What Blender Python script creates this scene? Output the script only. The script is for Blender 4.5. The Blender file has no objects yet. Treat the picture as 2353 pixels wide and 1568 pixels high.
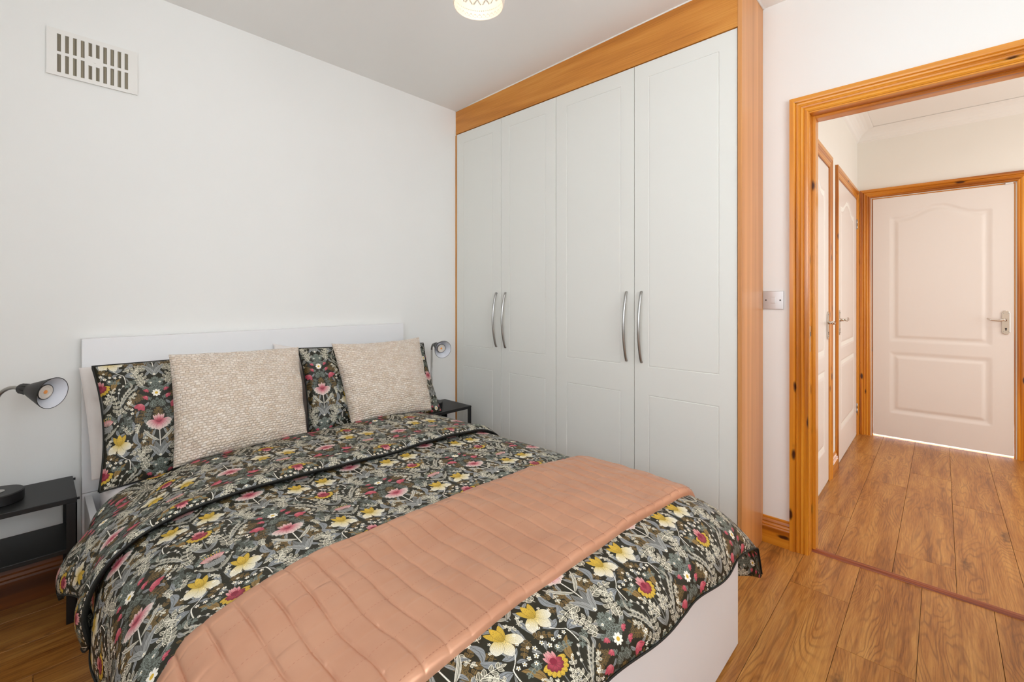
import bpy, bmesh, math, random
import numpy as np
from mathutils import Vector, Matrix

S = bpy.context.scene
COL = S.collection
PI = math.pi
random.seed(7)

# ------------------------------------------------------------------ camera, world, lights, exposure
cam_data = bpy.data.cameras.new('camera')
cam = bpy.data.objects.new('camera', cam_data)
COL.objects.link(cam)
cam.location = (0.0, 0.0, 1.165)
cam.rotation_euler = (PI / 2, 0.0, math.radians(-46.5))
cam_data.sensor_fit = 'HORIZONTAL'
cam_data.sensor_width = 36.0
cam_data.lens = 1040.0 / 2353.0 * 36.0
cam_data.shift_y = -102.0 / 2353.0
cam_data.clip_start = 0.02
S.camera = cam

world = bpy.data.worlds.new('world')
S.world = world
world.use_nodes = True
bgn = world.node_tree.nodes['Background']
bgn.inputs['Color'].default_value = (0.72, 0.83, 1.0, 1)
bgn.inputs['Strength'].default_value = 1.2


def area_light(name, loc, rot, sx, sy, power, color):
    d = bpy.data.lights.new(name, 'AREA')
    d.shape = 'RECTANGLE'; d.size = sx; d.size_y = sy; d.energy = power; d.color = color
    o = bpy.data.objects.new(name, d); COL.objects.link(o)
    o.location = loc; o.rotation_euler = rot
    return o


# daylight through the window on the camera's left; fill light added behind the camera
area_light('fill_light_behind', (0.65, -1.32, 1.68), (math.radians(116), 0, 0), 1.7, 1.15, 43, (0.92, 0.965, 1.0))
area_light('daylight_window_side', (-0.62, 0.50, 1.65), (0, math.radians(-102), 0), 1.2, 1.3, 20, (0.84, 0.92, 1.0))
# the hall is lit from its right end (a glazed door out of the frame) and by a small ceiling lamp
area_light('hall_daylight', (3.75, -2.12, 1.35), (math.radians(97), 0, 0), 1.7, 1.9, 28, (0.90, 0.96, 1.0))
area_light('hall_ceiling_lamp', (3.45, -0.95, 2.48), (math.radians(-12), 0, 0), 0.4, 0.4, 8, (1.0, 0.94, 0.86))
area_light('daylight_far_room', (5.35, 0.0, 0.9), (0, 0, 0), 0.6, 1.4, 160, (0.85, 0.92, 1.0))

S.view_settings.view_transform = 'Standard'
S.view_settings.look = 'None'
S.view_settings.exposure = 0.05
S.view_settings.gamma = 1.0
S.view_settings.use_curve_mapping = False
S.cycles.use_denoising = True
S.cycles.max_bounces = 9
S.cycles.diffuse_bounces = 6
S.cycles.use_adaptive_sampling = True
S.cycles.adaptive_threshold = 0.015
S.cycles.sample_clamp_indirect = 6.0


# ------------------------------------------------------------------ materials
def srgb(r, g, b):
    f = lambda c: (c / 255.0) / 12.92 if c / 255.0 <= 0.04045 else ((c / 255.0 + 0.055) / 1.055) ** 2.4
    return (f(r), f(g), f(b), 1.0)


class NT:
    def __init__(self, name):
        self.m = bpy.data.materials.new(name); self.m.use_nodes = True
        self.t = self.m.node_tree; self.n = self.t.nodes
        self.b = self.n['Principled BSDF']

    def add(self, typ, **kw):
        nd = self.n.new(typ)
        for k, v in kw.items(): setattr(nd, k, v)
        return nd

    def link(self, a, b): self.t.links.new(a, b)

    def val(self, x, sock):
        if hasattr(x, 'is_output'): self.link(x, sock)
        else: sock.default_value = x

    def math(self, op, a, b=0.0, c=0.0):
        nd = self.add('ShaderNodeMath', operation=op)
        self.val(a, nd.inputs[0]); self.val(b, nd.inputs[1]); self.val(c, nd.inputs[2])
        return nd.outputs[0]

    def vmul(self, v, s):
        nd = self.add('ShaderNodeVectorMath', operation='MULTIPLY')
        self.val(v, nd.inputs[0]); nd.inputs[1].default_value = s
        return nd.outputs[0]

    def vadd(self, v, s):
        nd = self.add('ShaderNodeVectorMath', operation='ADD')
        self.val(v, nd.inputs[0]); self.val(s, nd.inputs[1])
        return nd.outputs[0]

    def noise(self, v, scale, detail=3, rough=0.5, dist=0.0):
        nd = self.add('ShaderNodeTexNoise')
        self.val(v, nd.inputs['Vector']); nd.inputs['Scale'].default_value = scale
        nd.inputs['Detail'].default_value = detail; nd.inputs['Roughness'].default_value = rough
        nd.inputs['Distortion'].default_value = dist
        return nd.outputs['Fac']

    def ramp(self, f, stops):
        nd = self.add('ShaderNodeValToRGB'); self.link(f, nd.inputs[0])
        e = nd.color_ramp.elements
        while len(e) < len(stops): e.new(0.5)
        for el, (p, c) in zip(e, stops): el.position = p; el.color = c
        return nd.outputs[0]

    def mix(self, f, a, b, mode='MIX'):
        nd = self.add('ShaderNodeMix', data_type='RGBA', blend_type=mode)
        self.val(f, nd.inputs[0]); self.val(a, nd.inputs[6]); self.val(b, nd.inputs[7])
        return nd.outputs[2]

    def bump(self, h, strength=0.3, dist=0.002):
        nd = self.add('ShaderNodeBump'); nd.inputs['Strength'].default_value = strength
        nd.inputs['Distance'].default_value = dist; self.link(h, nd.inputs['Height'])
        self.link(nd.outputs[0], self.b.inputs['Normal'])

    def base(self, c): self.val(c, self.b.inputs['Base Color'])

    def set(self, **kw):
        for k, v in kw.items(): self.val(v, self.b.inputs[k.replace('_', ' ')])
        return self

    def obj(self): return self.add('ShaderNodeTexCoord').outputs['Object']

    def uv(self): return self.add('ShaderNodeTexCoord').outputs['UV']

    def rand(self): return self.add('ShaderNodeObjectInfo').outputs['Random']


def paint(name, col, rough=0.6, bump=0.0, scale=300, var=0.03, **kw):
    t = NT(name)
    nz = t.noise(t.obj(), 1.3, 3)
    c2 = tuple(x * (1 - var) for x in col[:3]) + (1,)
    t.base(t.ramp(nz, [(0.3, col), (0.7, c2)]))
    t.set(Roughness=rough, **kw)
    if bump: t.bump(t.noise(t.obj(), scale, 2), bump, 0.001)
    return t.m


def wood(name, dark, mid, light, along=1.2, across=16, rings=9.0, rough=0.4, knots=0.0, knot_col=None, fine=0.5, coat=0.0,
         cell=(0.22, 1.6), tint=0.0, hue=None, bias=0.0):
    """grain along the UV's V axis; the phase changes from board to board"""
    t = NT(name)
    r = t.rand()
    off = t.add('ShaderNodeCombineXYZ')
    t.link(t.math('MULTIPLY', r, 37.0), off.inputs[0]); t.link(t.math('MULTIPLY', r, 91.0), off.inputs[1])
    v = t.vadd(t.uv(), off.outputs[0])
    base = t.vmul(v, (across, along, 1))
    n = t.noise(base, 1.0, 2, 0.45, 0.25)
    ring = t.math('MULTIPLY_ADD', t.math('SINE', t.math('MULTIPLY', n, rings * 6.283)), 0.5, 0.5)
    fibre = t.noise(t.vmul(v, (across * 22, along * 4.5, 1)), 1.0, 3, 0.6)
    g = t.math('ADD', t.math('MULTIPLY', ring, 1 - fine), t.math('MULTIPLY', fibre, fine))
    patch = t.noise(t.vmul(v, (across * 0.55, along * 1.1, 1)), 1.0, 2)
    g = t.math('ADD', g, t.math('MULTIPLY', t.math('SUBTRACT', patch, 0.5), 0.9))
    if bias: g = t.math('ADD', g, bias)
    c = t.ramp(g, [(0.12, dark), (0.5, mid), (0.88, light)])
    if tint:
        c = t.mix(tint, c, t.ramp(r, [(0.0, dark), (0.5, mid), (1.0, light)]))
    if knots:
        vo = t.add('ShaderNodeTexVoronoi'); t.link(t.vmul(v, (1 / cell[0], 1 / cell[1], 1)), vo.inputs['Vector'])
        vo.inputs['Scale'].default_value = 1.0
        nz = t.noise(t.vmul(v, (70, 35, 1)), 1.0, 2)
        d = t.math('ADD', vo.outputs['Distance'], t.math('MULTIPLY', t.math('SUBTRACT', nz, 0.5), knots * 0.5))
        k = t.add('ShaderNodeMapRange', interpolation_type='SMOOTHSTEP')
        t.link(d, k.inputs[0]); k.inputs[1].default_value = knots * 0.45; k.inputs[2].default_value = knots * 1.15
        k.inputs[3].default_value = 1; k.inputs[4].default_value = 0
        c = t.mix(k.outputs[0], c, knot_col)
    t.base(c)
    t.set(Roughness=rough)
    if coat:
        t.b.inputs['Coat Weight'].default_value = coat; t.b.inputs['Coat Roughness'].default_value = 0.18
    t.bump(g, 0.08, 0.0006)
    return t.m


def oak_floor():
    """printed oak: long fibres, thin cathedral lines that swirl round knots, a few dark streaks"""
    t = NT('oak_laminate')
    r = t.rand()
    off = t.add('ShaderNodeCombineXYZ')
    t.link(t.math('MULTIPLY', r, 53.0), off.inputs[0]); t.link(t.math('MULTIPLY', r, 117.0), off.inputs[1])
    v = t.vadd(t.uv(), off.outputs[0])
    vo = t.add('ShaderNodeTexVoronoi'); t.link(t.vmul(v, (5.2, 1.4, 1)), vo.inputs['Vector']); vo.inputs['Scale'].default_value = 1.0
    n = t.noise(t.vmul(v, (7.0, 0.9, 1)), 1.0, 3, 0.45, 0.35)
    field = t.math('ADD', n, t.math('MULTIPLY', vo.outputs['Distance'], 0.34))
    ring = t.math('SINE', t.math('MULTIPLY', field, 165.0))
    line = t.math('POWER', t.math('MULTIPLY_ADD', ring, 0.5, 0.5), 3.5)
    gate = t.ramp(t.noise(t.vmul(v, (9, 2.2, 1)), 1.0, 2), [(0.38, (0, 0, 0, 1)), (0.62, (1, 1, 1, 1))])
    fibre = t.noise(t.vmul(v, (230, 9, 1)), 1.0, 3, 0.6)
    streak = t.noise(t.vmul(v, (22, 1.6, 1)), 1.0, 3, 0.55)
    fade = t.math('MULTIPLY', line, t.math('MULTIPLY_ADD', gate, 0.75, 0.25))
    g = t.math('ADD', t.math('MULTIPLY', streak, 0.60), t.math('MULTIPLY', fibre, 0.40))
    c = t.ramp(g, [(0.33, srgb(116, 64, 18)), (0.46, srgb(172, 111, 46)), (0.64, srgb(206, 150, 78))])
    c = t.mix(t.math('MULTIPLY', fade, 0.58), c, srgb(108, 58, 20))
    pore = t.ramp(t.noise(t.vmul(v, (420, 26, 1)), 1.0, 2), [(0.60, (0, 0, 0, 1)), (0.72, (1, 1, 1, 1))])
    c = t.mix(t.math('MULTIPLY', pore, 0.35), c, srgb(112, 62, 22))
    c = t.mix(0.10, c, t.ramp(r, [(0.0, srgb(126, 74, 30)), (1.0, srgb(198, 146, 90))]))
    wob = t.noise(t.vmul(v, (60, 30, 1)), 1.0, 2)
    d = t.math('ADD', vo.outputs['Distance'], t.math('MULTIPLY', t.math('SUBTRACT', wob, 0.5), 0.20))
    k = t.add('ShaderNodeMapRange', interpolation_type='SMOOTHSTEP')
    t.link(d, k.inputs[0]); k.inputs[1].default_value = 0.0; k.inputs[2].default_value = 0.13; k.inputs[3].default_value = 0.75; k.inputs[4].default_value = 0
    c = t.mix(k.outputs[0], c, srgb(66, 34, 14))
    t.base(c); t.set(Roughness=0.33)
    t.bump(g, 0.06, 0.0006)
    return t.m


M = {}
M['wall'] = paint('wall_paint', srgb(237, 236, 232), 0.9, 0.15, 90)
M['ceiling'] = paint('ceiling_paint', srgb(238, 236, 232), 0.95, 0.1, 60)
M['hall_wall'] = paint('hall_wall_paint', srgb(244, 241, 234), 0.9, 0.1, 90)
M['hall_ceiling'] = paint('hall_ceiling_paint', srgb(246, 244, 240), 0.9)
M['ward_door'] = paint('cream_foil', srgb(229, 228, 221), 0.38, 0.0, var=0.01)
M['bed_white'] = paint('white_foil', srgb(238, 237, 237), 0.42, var=0.01)
M['door_white'] = NT('door_gloss').m
_t = NT('door_gloss_grain'); _t.base(srgb(236, 228, 222)); _t.set(Roughness=0.38)
_t.bump(_t.noise(_t.vmul(_t.obj(), (260, 260, 9)), 1.0, 3), 0.22, 0.0008); M['door_white'] = _t.m
M['caulk'] = paint('white_caulk', srgb(236, 232, 226), 0.6)
M['beech'] = wood('beech_foil', srgb(170, 102, 34), srgb(204, 132, 52), srgb(222, 156, 74), along=0.9, across=10, rings=2.4, rough=0.36, fine=0.72)
M['beech_end'] = wood('beech_side', srgb(190, 126, 70), srgb(216, 152, 92), srgb(228, 168, 108), along=0.35, across=22, rings=1.6, rough=0.33, fine=0.7)
M['pine'] = wood('lacquered_pine', srgb(152, 80, 8), srgb(204, 124, 22), srgb(228, 156, 48), along=0.6, across=26, rings=2.2, rough=0.28,
                 knots=0.15, knot_col=srgb(66, 24, 4), fine=0.55, coat=0.35, cell=(0.075, 0.20))
M['oak'] = oak_floor()
M['subfloor'] = paint('dark_joint', srgb(52, 28, 12), 0.9)
M['threshold'] = wood('threshold_foil', srgb(120, 56, 26), srgb(148, 74, 38), srgb(164, 88, 50), rough=0.4, along=1, across=30)
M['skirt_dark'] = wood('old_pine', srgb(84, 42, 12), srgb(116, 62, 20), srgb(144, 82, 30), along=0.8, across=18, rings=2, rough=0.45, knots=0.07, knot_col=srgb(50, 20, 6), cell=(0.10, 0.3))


def metal(name, col, rough, aniso=0.0):
    t = NT(name); t.base(col); t.set(Metallic=1.0, Roughness=rough)
    nz = t.noise(t.vmul(t.obj(), (40, 40, 400)), 1.0, 2)
    t.bump(nz, 0.04, 0.0004)
    return t.m


M['nickel'] = metal('satin_nickel', srgb(176, 174, 170), 0.3)
M['steel'] = metal('brushed_steel', srgb(196, 192, 188), 0.28)
M['dark_metal'] = metal('dark_screw', srgb(70, 66, 62), 0.35)
M['chrome'] = metal('polished_chrome', srgb(214, 208, 200), 0.12)
M['dark'] = paint('dark_gap', srgb(26, 20, 14), 0.7)
M['black_metal'] = paint('black_powder_coat', srgb(15, 15, 16), 0.45, 0.15, 900)
M['black_plastic'] = paint('black_shade_paint', srgb(30, 29, 29), 0.4)
M['white_enamel'] = paint('white_enamel', srgb(224, 226, 232), 0.3)
M['vent'] = paint('vent_paint', srgb(234, 231, 225), 0.55)
M['gauze'] = None
_t = NT('vent_gauze')
_w = _t.add('ShaderNodeTexWave', wave_type='BANDS', bands_direction='X'); _t.link(_t.obj(), _w.inputs['Vector'])
_w.inputs['Scale'].default_value = 85.0
_t.base(_t.ramp(_w.outputs['Fac'], [(0.35, srgb(58, 53, 44)), (0.6, srgb(176, 165, 142))])); _t.set(Roughness=0.8); M['gauze'] = _t.m
M['glass'] = NT('window_glass').set(Roughness=0.0, IOR=1.05).m
M['glass'].node_tree.nodes['Principled BSDF'].inputs['Transmission Weight'].default_value = 1.0
M['pvc'] = paint('white_pvc', srgb(235, 235, 233), 0.35)
M['sheet'] = paint('white_cotton', srgb(232, 227, 228), 0.85, 0.25, 500)
M['pillow_white'] = paint('white_pillowcase', srgb(236, 228, 222), 0.85, 0.25, 400)
M['tag'] = paint('white_label', srgb(240, 240, 240), 0.7)
_t = NT('led_face'); _t.base(srgb(214, 206, 196)); _t.set(Roughness=0.2); M['lens'] = _t.m
_t = NT('led_chip'); _t.base(srgb(240, 160, 84)); _t.set(Roughness=0.4); M['led'] = _t.m
_t = NT('lamp_glow'); _t.base((1, 1, 1, 1)); _t.b.inputs['Emission Color'].default_value = (1, 0.86, 0.68, 1); _t.b.inputs['Emission Strength'].default_value = 9.0; M['glow'] = _t.m
# thin white ceramic that lets some of the bulb's light through
_t = NT('pierced_white_shade'); _t.base(srgb(244, 240, 234)); _t.set(Roughness=0.5)
_t.b.inputs['Subsurface Weight'].default_value = 0.0
_tr = _t.add('ShaderNodeBsdfTranslucent'); _tr.inputs[0].default_value = srgb(250, 240, 226)
_mx = _t.add('ShaderNodeMixShader'); _mx.inputs[0].default_value = 0.35
_t.link(_t.b.outputs[0], _mx.inputs[1]); _t.link(_tr.outputs[0], _mx.inputs[2]); _t.link(_mx.outputs[0], _t.n['Material Output'].inputs[0]); M['shade'] = _t.m
M['cord_white'] = paint('white_cord', srgb(232, 230, 226), 0.5)


# champagne quilted cushion cloth
def cushion_cloth():
    t = NT('champagne_quilted_cloth')
    v = t.uv()
    wob = t.noise(v, 22.0, 2)
    vv = t.add('ShaderNodeCombineXYZ'); t.link(t.math('MULTIPLY', t.math('SUBTRACT', wob, 0.5), 0.016), vv.inputs[0])
    t.link(t.math('MULTIPLY', t.math('SUBTRACT', t.noise(v, 17.0, 2), 0.5), 0.017), vv.inputs[1])
    w = t.vadd(v, vv.outputs[0])
    br = t.add('ShaderNodeTexBrick'); t.link(w, br.inputs['Vector'])
    br.inputs['Scale'].default_value = 1.0; br.inputs['Brick Width'].default_value = 0.016; br.inputs['Row Height'].default_value = 0.0100
    br.inputs['Mortar Size'].default_value = 0.0006; br.inputs['Mortar Smooth'].default_value = 0.6
    br.inputs['Color1'].default_value = srgb(220, 199, 176); br.inputs['Color2'].default_value = srgb(240, 226, 210)
    br.inputs['Mortar'].default_value = srgb(182, 154, 130); br.offset = 0.37
    fleck = t.ramp(t.noise(t.vmul(v, (70, 260, 1)), 1.0, 2), [(0.56, (0, 0, 0, 1)), (0.70, (1, 1, 1, 1))])
    c = t.mix(t.math('MULTIPLY', fleck, 0.45), br.outputs['Color'], srgb(244, 236, 226))
    t.base(c)
    t.set(Roughness=0.34, Sheen_Weight=0.3, Specular_IOR_Level=0.7)
    b2 = t.add('ShaderNodeTexBrick'); t.link(w, b2.inputs['Vector'])
    b2.inputs['Scale'].default_value = 1.0; b2.inputs['Brick Width'].default_value = 0.016; b2.inputs['Row Height'].default_value = 0.0100
    b2.inputs['Mortar Size'].default_value = 0.0034; b2.inputs['Mortar Smooth'].default_value = 1.0; b2.offset = 0.37
    h = t.math('ADD', t.math('MULTIPLY', b2.outputs['Fac'], -1.0), t.math('MULTIPLY', t.noise(v, 120.0, 3), 0.9))
    t.bump(h, 0.9, 0.0030)
    return t.m


M['cushion'] = cushion_cloth()


def satin():
    t = NT('copper_satin')
    n = t.noise(t.uv(), 9.0, 3)
    t.base(t.ramp(n, [(0.3, srgb(206, 151, 121)), (0.7, srgb(214, 161, 130))]))
    t.set(Roughness=0.35, Metallic=0.52)
    t.b.inputs['Anisotropic'].default_value = 0.35
    fine = t.noise(t.vmul(t.uv(), (26, 60, 1)), 1.0, 3)
    t.bump(fine, 0.18, 0.002)
    return t.m


M['satin'] = satin()
M['stitch'] = paint('satin_thread', srgb(188, 130, 102), 0.5)
M['piping'] = paint('black_piping', srgb(26, 26, 20), 0.7)


# ---- floral print: drawn stroke by stroke into one repeat (mirror-symmetric, 0.34 x 0.32 m)
TW, TH = 1024, 964


def floral_print():
    rng = np.random.RandomState(3)
    img = np.zeros((TH, TW, 3), np.float32)
    c = lambda *a: np.array(a, np.float32) / 255.0
    BG = c(37, 35, 22)
    img[:] = BG
    GREY, BROWN, CREAM, TEAL = c(156, 156, 152), c(128, 101, 56), c(236, 229, 208), c(130, 139, 130)
    WHITE, PINK, DRED, LPINK, YEL = c(244, 238, 224), c(212, 86, 104), c(132, 34, 54), c(238, 186, 180), c(218, 178, 60)
    BLUE = c(146, 149, 151)

    def blit(x0, y0, a, colr):
        h, w = a.shape
        ys = np.arange(y0, y0 + h) % TH
        for flip in (0, 1):
            xs = np.arange(x0, x0 + w)
            xs = (-xs if flip else xs) % TW
            ix = np.ix_(ys, xs)
            img[ix] = img[ix] * (1 - a[..., None]) + colr * a[..., None]

    def frame(p, q, pad):
        p = np.array(p, float); q = np.array(q, float)
        x0 = int(math.floor(min(p[0], q[0]) - pad)); x1 = int(math.ceil(max(p[0], q[0]) + pad))
        y0 = int(math.floor(min(p[1], q[1]) - pad)); y1 = int(math.ceil(max(p[1], q[1]) + pad))
        X, Y = np.meshgrid(np.arange(x0, x1 + 1), np.arange(y0, y1 + 1))
        d = q - p; L = max(np.hypot(*d), 1e-3); d = d / L
        tt = ((X - p[0]) * d[0] + (Y - p[1]) * d[1]) / L
        ss = -(X - p[0]) * d[1] + (Y - p[1]) * d[0]
        return x0, y0, tt, ss, L

    sm = lambda e: np.clip(e + 0.5, 0, 1)

    def leaf(p, q, w, col, bend=0.0, style='hatch', edge=None, pw=0.8):
        x0, y0, t, s, L = frame(p, q, w + abs(bend) + 4)
        s = s - bend * 4 * t * (1 - t)
        tc = np.clip(t, 0, 1)
        hw = w * np.sin(PI * tc ** pw) ** 0.75
        ins = sm(hw - np.abs(s)) * (t > 0) * (t < 1)
        if style == 'line':        # dark leaf with light outline and vein
            colr = np.zeros(t.shape + (3,), np.float32) + (BG * 0.66 + col * 0.34)
            line = np.maximum(sm(3.4 - (hw - np.abs(s))), sm(1.4 - np.abs(s)) * (t < 0.85))
            colr = colr * (1 - line[..., None]) + col * line[..., None]
        elif style == 'fill':      # light leaf with dark vein
            colr = np.zeros(t.shape + (3,), np.float32) + col
            line = sm(1.1 - np.abs(s)) * (t < 0.8) * (t > 0.08)
            r2 = sm(0.8 - np.abs(np.mod(np.abs(s) * 1.0 + t * L * 0.9, 9) - 4.5)) * (np.abs(s) < hw * 0.75) * 0.6
            line = np.maximum(line, r2)
            colr = colr * (1 - line[..., None]) + BG * line[..., None]
        else:
            colr = np.zeros(t.shape + (3,), np.float32) + col
            u = s / np.maximum(hw, 1)
            ph = rng.rand() * 6
            k = max(2, int(w / 3.2))
            br = 0.5 + 0.5 * np.sin(t * L / 7.0 + 5 * np.round(u * k) + ph)
            line = sm(0.9 - np.abs(((u * k) % 1.0) - 0.5) * 6) * (br > 0.35)
            dk = sm(1.2 - np.abs(s + w * 0.15))
            line = np.maximum(line * 0.75, dk * (t < 0.9))
            colr = colr * (1 - line[..., None]) + (BG * 0.8 + col * 0.2) * line[..., None]
            if edge is not None:
                e = sm(2.4 - (hw - np.abs(s))) * 0.8
                colr = colr * (1 - e[..., None]) + edge * e[..., None]
        blit(x0, y0, ins.astype(np.float32), colr)

    def stroke(pts, w, col, dash=False):
        for a, b in zip(pts[:-1], pts[1:]):
            x0, y0, t, s, L = frame(a, b, w + 3)
            dd = np.where(t < 0, np.hypot(s, t * L), np.where(t > 1, np.hypot(s, (t - 1) * L), np.abs(s)))
            al = sm(w - dd)
            if dash: al = al * (0.55 + 0.45 * (np.mod(t * L, 7) < 4.5))
            blit(x0, y0, al.astype(np.float32), np.zeros(t.shape + (3,), np.float32) + col)

    def bez(p0, p1, p2, n=12):
        t = np.linspace(0, 1, n)[:, None]
        p0, p1, p2 = (np.array(v, float) for v in (p0, p1, p2))
        return (1 - t) ** 2 * p0 + 2 * t * (1 - t) * p1 + t * t * p2

    def sprig(p0, p1, p2, n, ll, lw, col, style='line', sw=1.8, spread=0.85):
        n = max(3, n - (n > 4))
        pts = bez(p0, p1, p2, 24)
        stroke([tuple(v) for v in pts], sw, col)
        for i in range(n):
            f = 0.16 + 0.78 * i / max(n - 1, 1)
            k = int(f * 23); k = min(max(k, 1), 22); ll_, lw_ = ll * 1.28, lw * 1.34
            d = pts[k + 1] - pts[k - 1]; ang = math.atan2(d[1], d[0])
            for sgn in (-1, 1):
                a = ang + sgn * spread
                sc = 1.0 - 0.35 * f
                q = (pts[k][0] + math.cos(a) * ll_ * sc, pts[k][1] + math.sin(a) * ll_ * sc)
                b = (pts[k][0] + math.cos(a) * 3, pts[k][1] + math.sin(a) * 3)
                leaf(b, q, lw_ * sc, col, style=style)
        d = pts[-1] - pts[-3]; ang = math.atan2(d[1], d[0])
        leaf(tuple(pts[-1]), (pts[-1][0] + math.cos(ang) * ll * 0.8, pts[-1][1] + math.sin(ang) * ll * 0.8), lw * 0.7, col, style=style)

    def petal(p, q, w, c0, c1, c2=None, fr=0.5, dark=0.6, pw=1.7, streak=True):
        x0, y0, t, s, L = frame(p, q, w + 4)
        tc = np.clip(t, 0, 1)
        hw = w * np.sin(PI * np.clip(tc, 0, 1) ** pw) ** 0.7
        ins = sm(hw - np.abs(s)) * (t > 0) * (t < 1)
        c2 = c1 if c2 is None else c2
        u = s / np.maximum(hw, 1)
        jit = 0.10 * np.sin(u * 23) + 0.05 * np.sin(u * 51)
        g = np.clip((tc + jit) / fr, 0, 1)[..., None]; g2 = np.clip((tc + jit - fr) / (1 - fr), 0, 1)[..., None] ** 0.55
        colr = (c0 * (1 - g) + c1 * g) * (1 - g2) + c2 * g2
        if streak:
            k = max(3, int(w / 3.0))
            ln = sm(0.9 - np.abs(((u * k) % 1.0) - 0.5) * 7) * (np.mod(tc * 4 + np.round(u * k) * 0.37, 1) < 0.6) * dark
            ed = sm(1.2 - (hw - np.abs(s))) * 0.7
            ln = np.maximum(ln, ed)
            colr = colr * (1 - ln[..., None]) + BG * ln[..., None]
        blit(x0, y0, ins.astype(np.float32), colr.astype(np.float32))

    def blossom(x, y, r, n=5, rot=0.0, pw=0.30):
        for i in range(n):
            a = rot + i * 2 * PI / n
            petal((x, y), (x + math.cos(a) * r, y + math.sin(a) * r), r * pw, WHITE, WHITE, streak=False)
        stroke([(x, y), (x + 0.5, y)], r * 0.2, YEL); stroke([(x, y), (x + 0.5, y)], r * 0.09, BROWN)

    def bell(x, y, r, ang):
        for da in (-0.55, 0.0, 0.55):
            a = ang + da
            petal((x, y), (x + math.cos(a) * r * 1.25, y + math.sin(a) * r * 1.25), r * 0.36, LPINK * 0.55 + PINK * 0.45, PINK, PINK * 0.9, 0.5, 0.5, 1.2)
        for da in (-0.9, 0.9):
            a = ang + da
            leaf((x + math.cos(a) * r * .5, y + math.sin(a) * r * .5), (x + math.cos(ang + da * .75) * r * 1.35, y + math.sin(ang + da * .75) * r * 1.35), r * 0.16, PINK, style='hatch')

    ax = 512
    # --- background leaves (brown and grey)
    sprig((470, 720), (420, 640), (300, 600), 7, 40, 11, BROWN)
    sprig((495, 760), (410, 740), (330, 700), 7, 36, 10, BROWN)
    sprig((455, 820), (420, 700), (440, 590), 6, 34, 10, BROWN)
    sprig((290, 235), (200, 260), (330, 110), 6, 44, 13, BROWN)
    sprig((300, 470), (320, 420), (300, 340), 5, 32, 10, BROWN)
    sprig((150, 760), (130, 720), (60, 700), 4, 30, 9, BROWN)
    sprig((395, 150), (330, 190), (250, 230), 6, 40, 12, BROWN)
    sprig((250, 740), (290, 690), (280, 640), 4, 28, 9, BROWN)
    # grey curved leaves
    leaf((300, 560), (330, 720), 26, BLUE, 34); leaf((330, 700), (240, 780), 24, BLUE, -14)
    leaf((232, 770), (110, 760), 22, BLUE, -20); leaf((240, 420), (250, 560), 16, BLUE, -26)
    leaf((240, 865), (330, 915), 17, BLUE, -22); leaf((330, 835), (235, 860), 15, BLUE, 10)
    leaf((205, 700), (200, 790), 15, GREY, 14); leaf((40, 640), (60, 730), 20, BLUE, 16)
    leaf((20, 700), (30, 790), 18, GREY, -18); leaf((386, 420), (396, 500), 15, GREY, 5)
    leaf((445, 640), (475, 560), 13, GREY, -4); leaf((355, 940), (400, 1010), 16, GREY, 14)
    leaf((420, 60), (345, 10), 16, GREY, -12); leaf((450, 300), (470, 220), 9, TEAL); leaf((118, 330), (170, 240), 13, GREY, 12)
    leaf((260, 40), (215, 100), 12, GREY, -14); leaf((190, 555), (120, 600), 12, GREY, 9)
    # gerbera stalk and its leaves
    stroke([(0, 60), (2, 275)], 3.2, GREY * 0.75)
    leaf((4, 285), (92, 112), 19, GREY, 14); leaf((2, 290), (60, 215), 15, GREY * .85, -8)
    leaf((112, 60), (196, -82), 27, BROWN * 1.15, -24)
    leaf((150, 250), (215, 120), 14, GREY, 8)
    # cream sprigs
    sprig((26, 205), (60, 160), (104, 60), 4, 44, 12, CREAM)
    sprig((20, 180), (40, 130), (60, 90), 2, 26, 8, CREAM)
    sprig((112, 330), (140, 240), (110, 145), 5, 46, 13, CREAM)
    sprig((110, 345), (190, 320), (250, 225), 5, 46, 13, CREAM)
    sprig((62, 300), (30, 340), (20, 380), 3, 26, 8, CREAM)
    sprig((450, 800), (390, 760), (265, 790), 6, 50, 14, CREAM)
    sprig((410, 985), (420, 900), (350, 835), 5, 48, 13, CREAM)
    sprig((240, 590), (230, 520), (165, 480), 5, 40, 10, CREAM)
    sprig((395, 40), (360, 0), (345, -80), 4, 42, 12, CREAM)
    sprig((300, 880), (310, 840), (350, 800), 3, 26, 8, CREAM)
    # fill the ground between the large motifs
    sprig((16, 330), (60, 355), (95, 395), 4, 34, 11, TEAL); sprig((250, 400), (225, 440), (235, 520), 4, 34, 11, TEAL)
    sprig((395, 330), (350, 370), (345, 470), 5, 36, 11, BROWN); sprig((372, 560), (395, 610), (360, 680), 4, 32, 10, CREAM)
    sprig((14, 780), (60, 770), (110, 820), 4, 32, 10, BROWN); sprig((10, 640), (40, 660), (50, 610), 3, 26, 8, CREAM)
    sprig((330, 960), (290, 930), (240, 985), 4, 34, 10, TEAL); sprig((440, 985), (470, 940), (495, 960), 4, 32, 10, TEAL)
    sprig((60, 920), (110, 900), (170, 930), 4, 32, 10, TEAL); sprig((505, 420), (470, 360), (505, 330), 4, 28, 9, BROWN)
    sprig((240, 150), (280, 180), (300, 130), 3, 32, 10, CREAM); sprig((330, 470), (290, 520), (300, 560), 4, 30, 9, CREAM)
    leaf((205, 400), (262, 372), 13, GREY, 6); leaf((60, 560), (110, 640), 13, GREY, 8); leaf((330, 20), (300, 90), 14, GREY, -8)
    leaf((420, 590), (350, 640), 14, BLUE, 8); leaf((470, 985), (400, 930), 13, GREY, 8); leaf((430, 240), (372, 290), 13, BLUE, -6)
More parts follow.
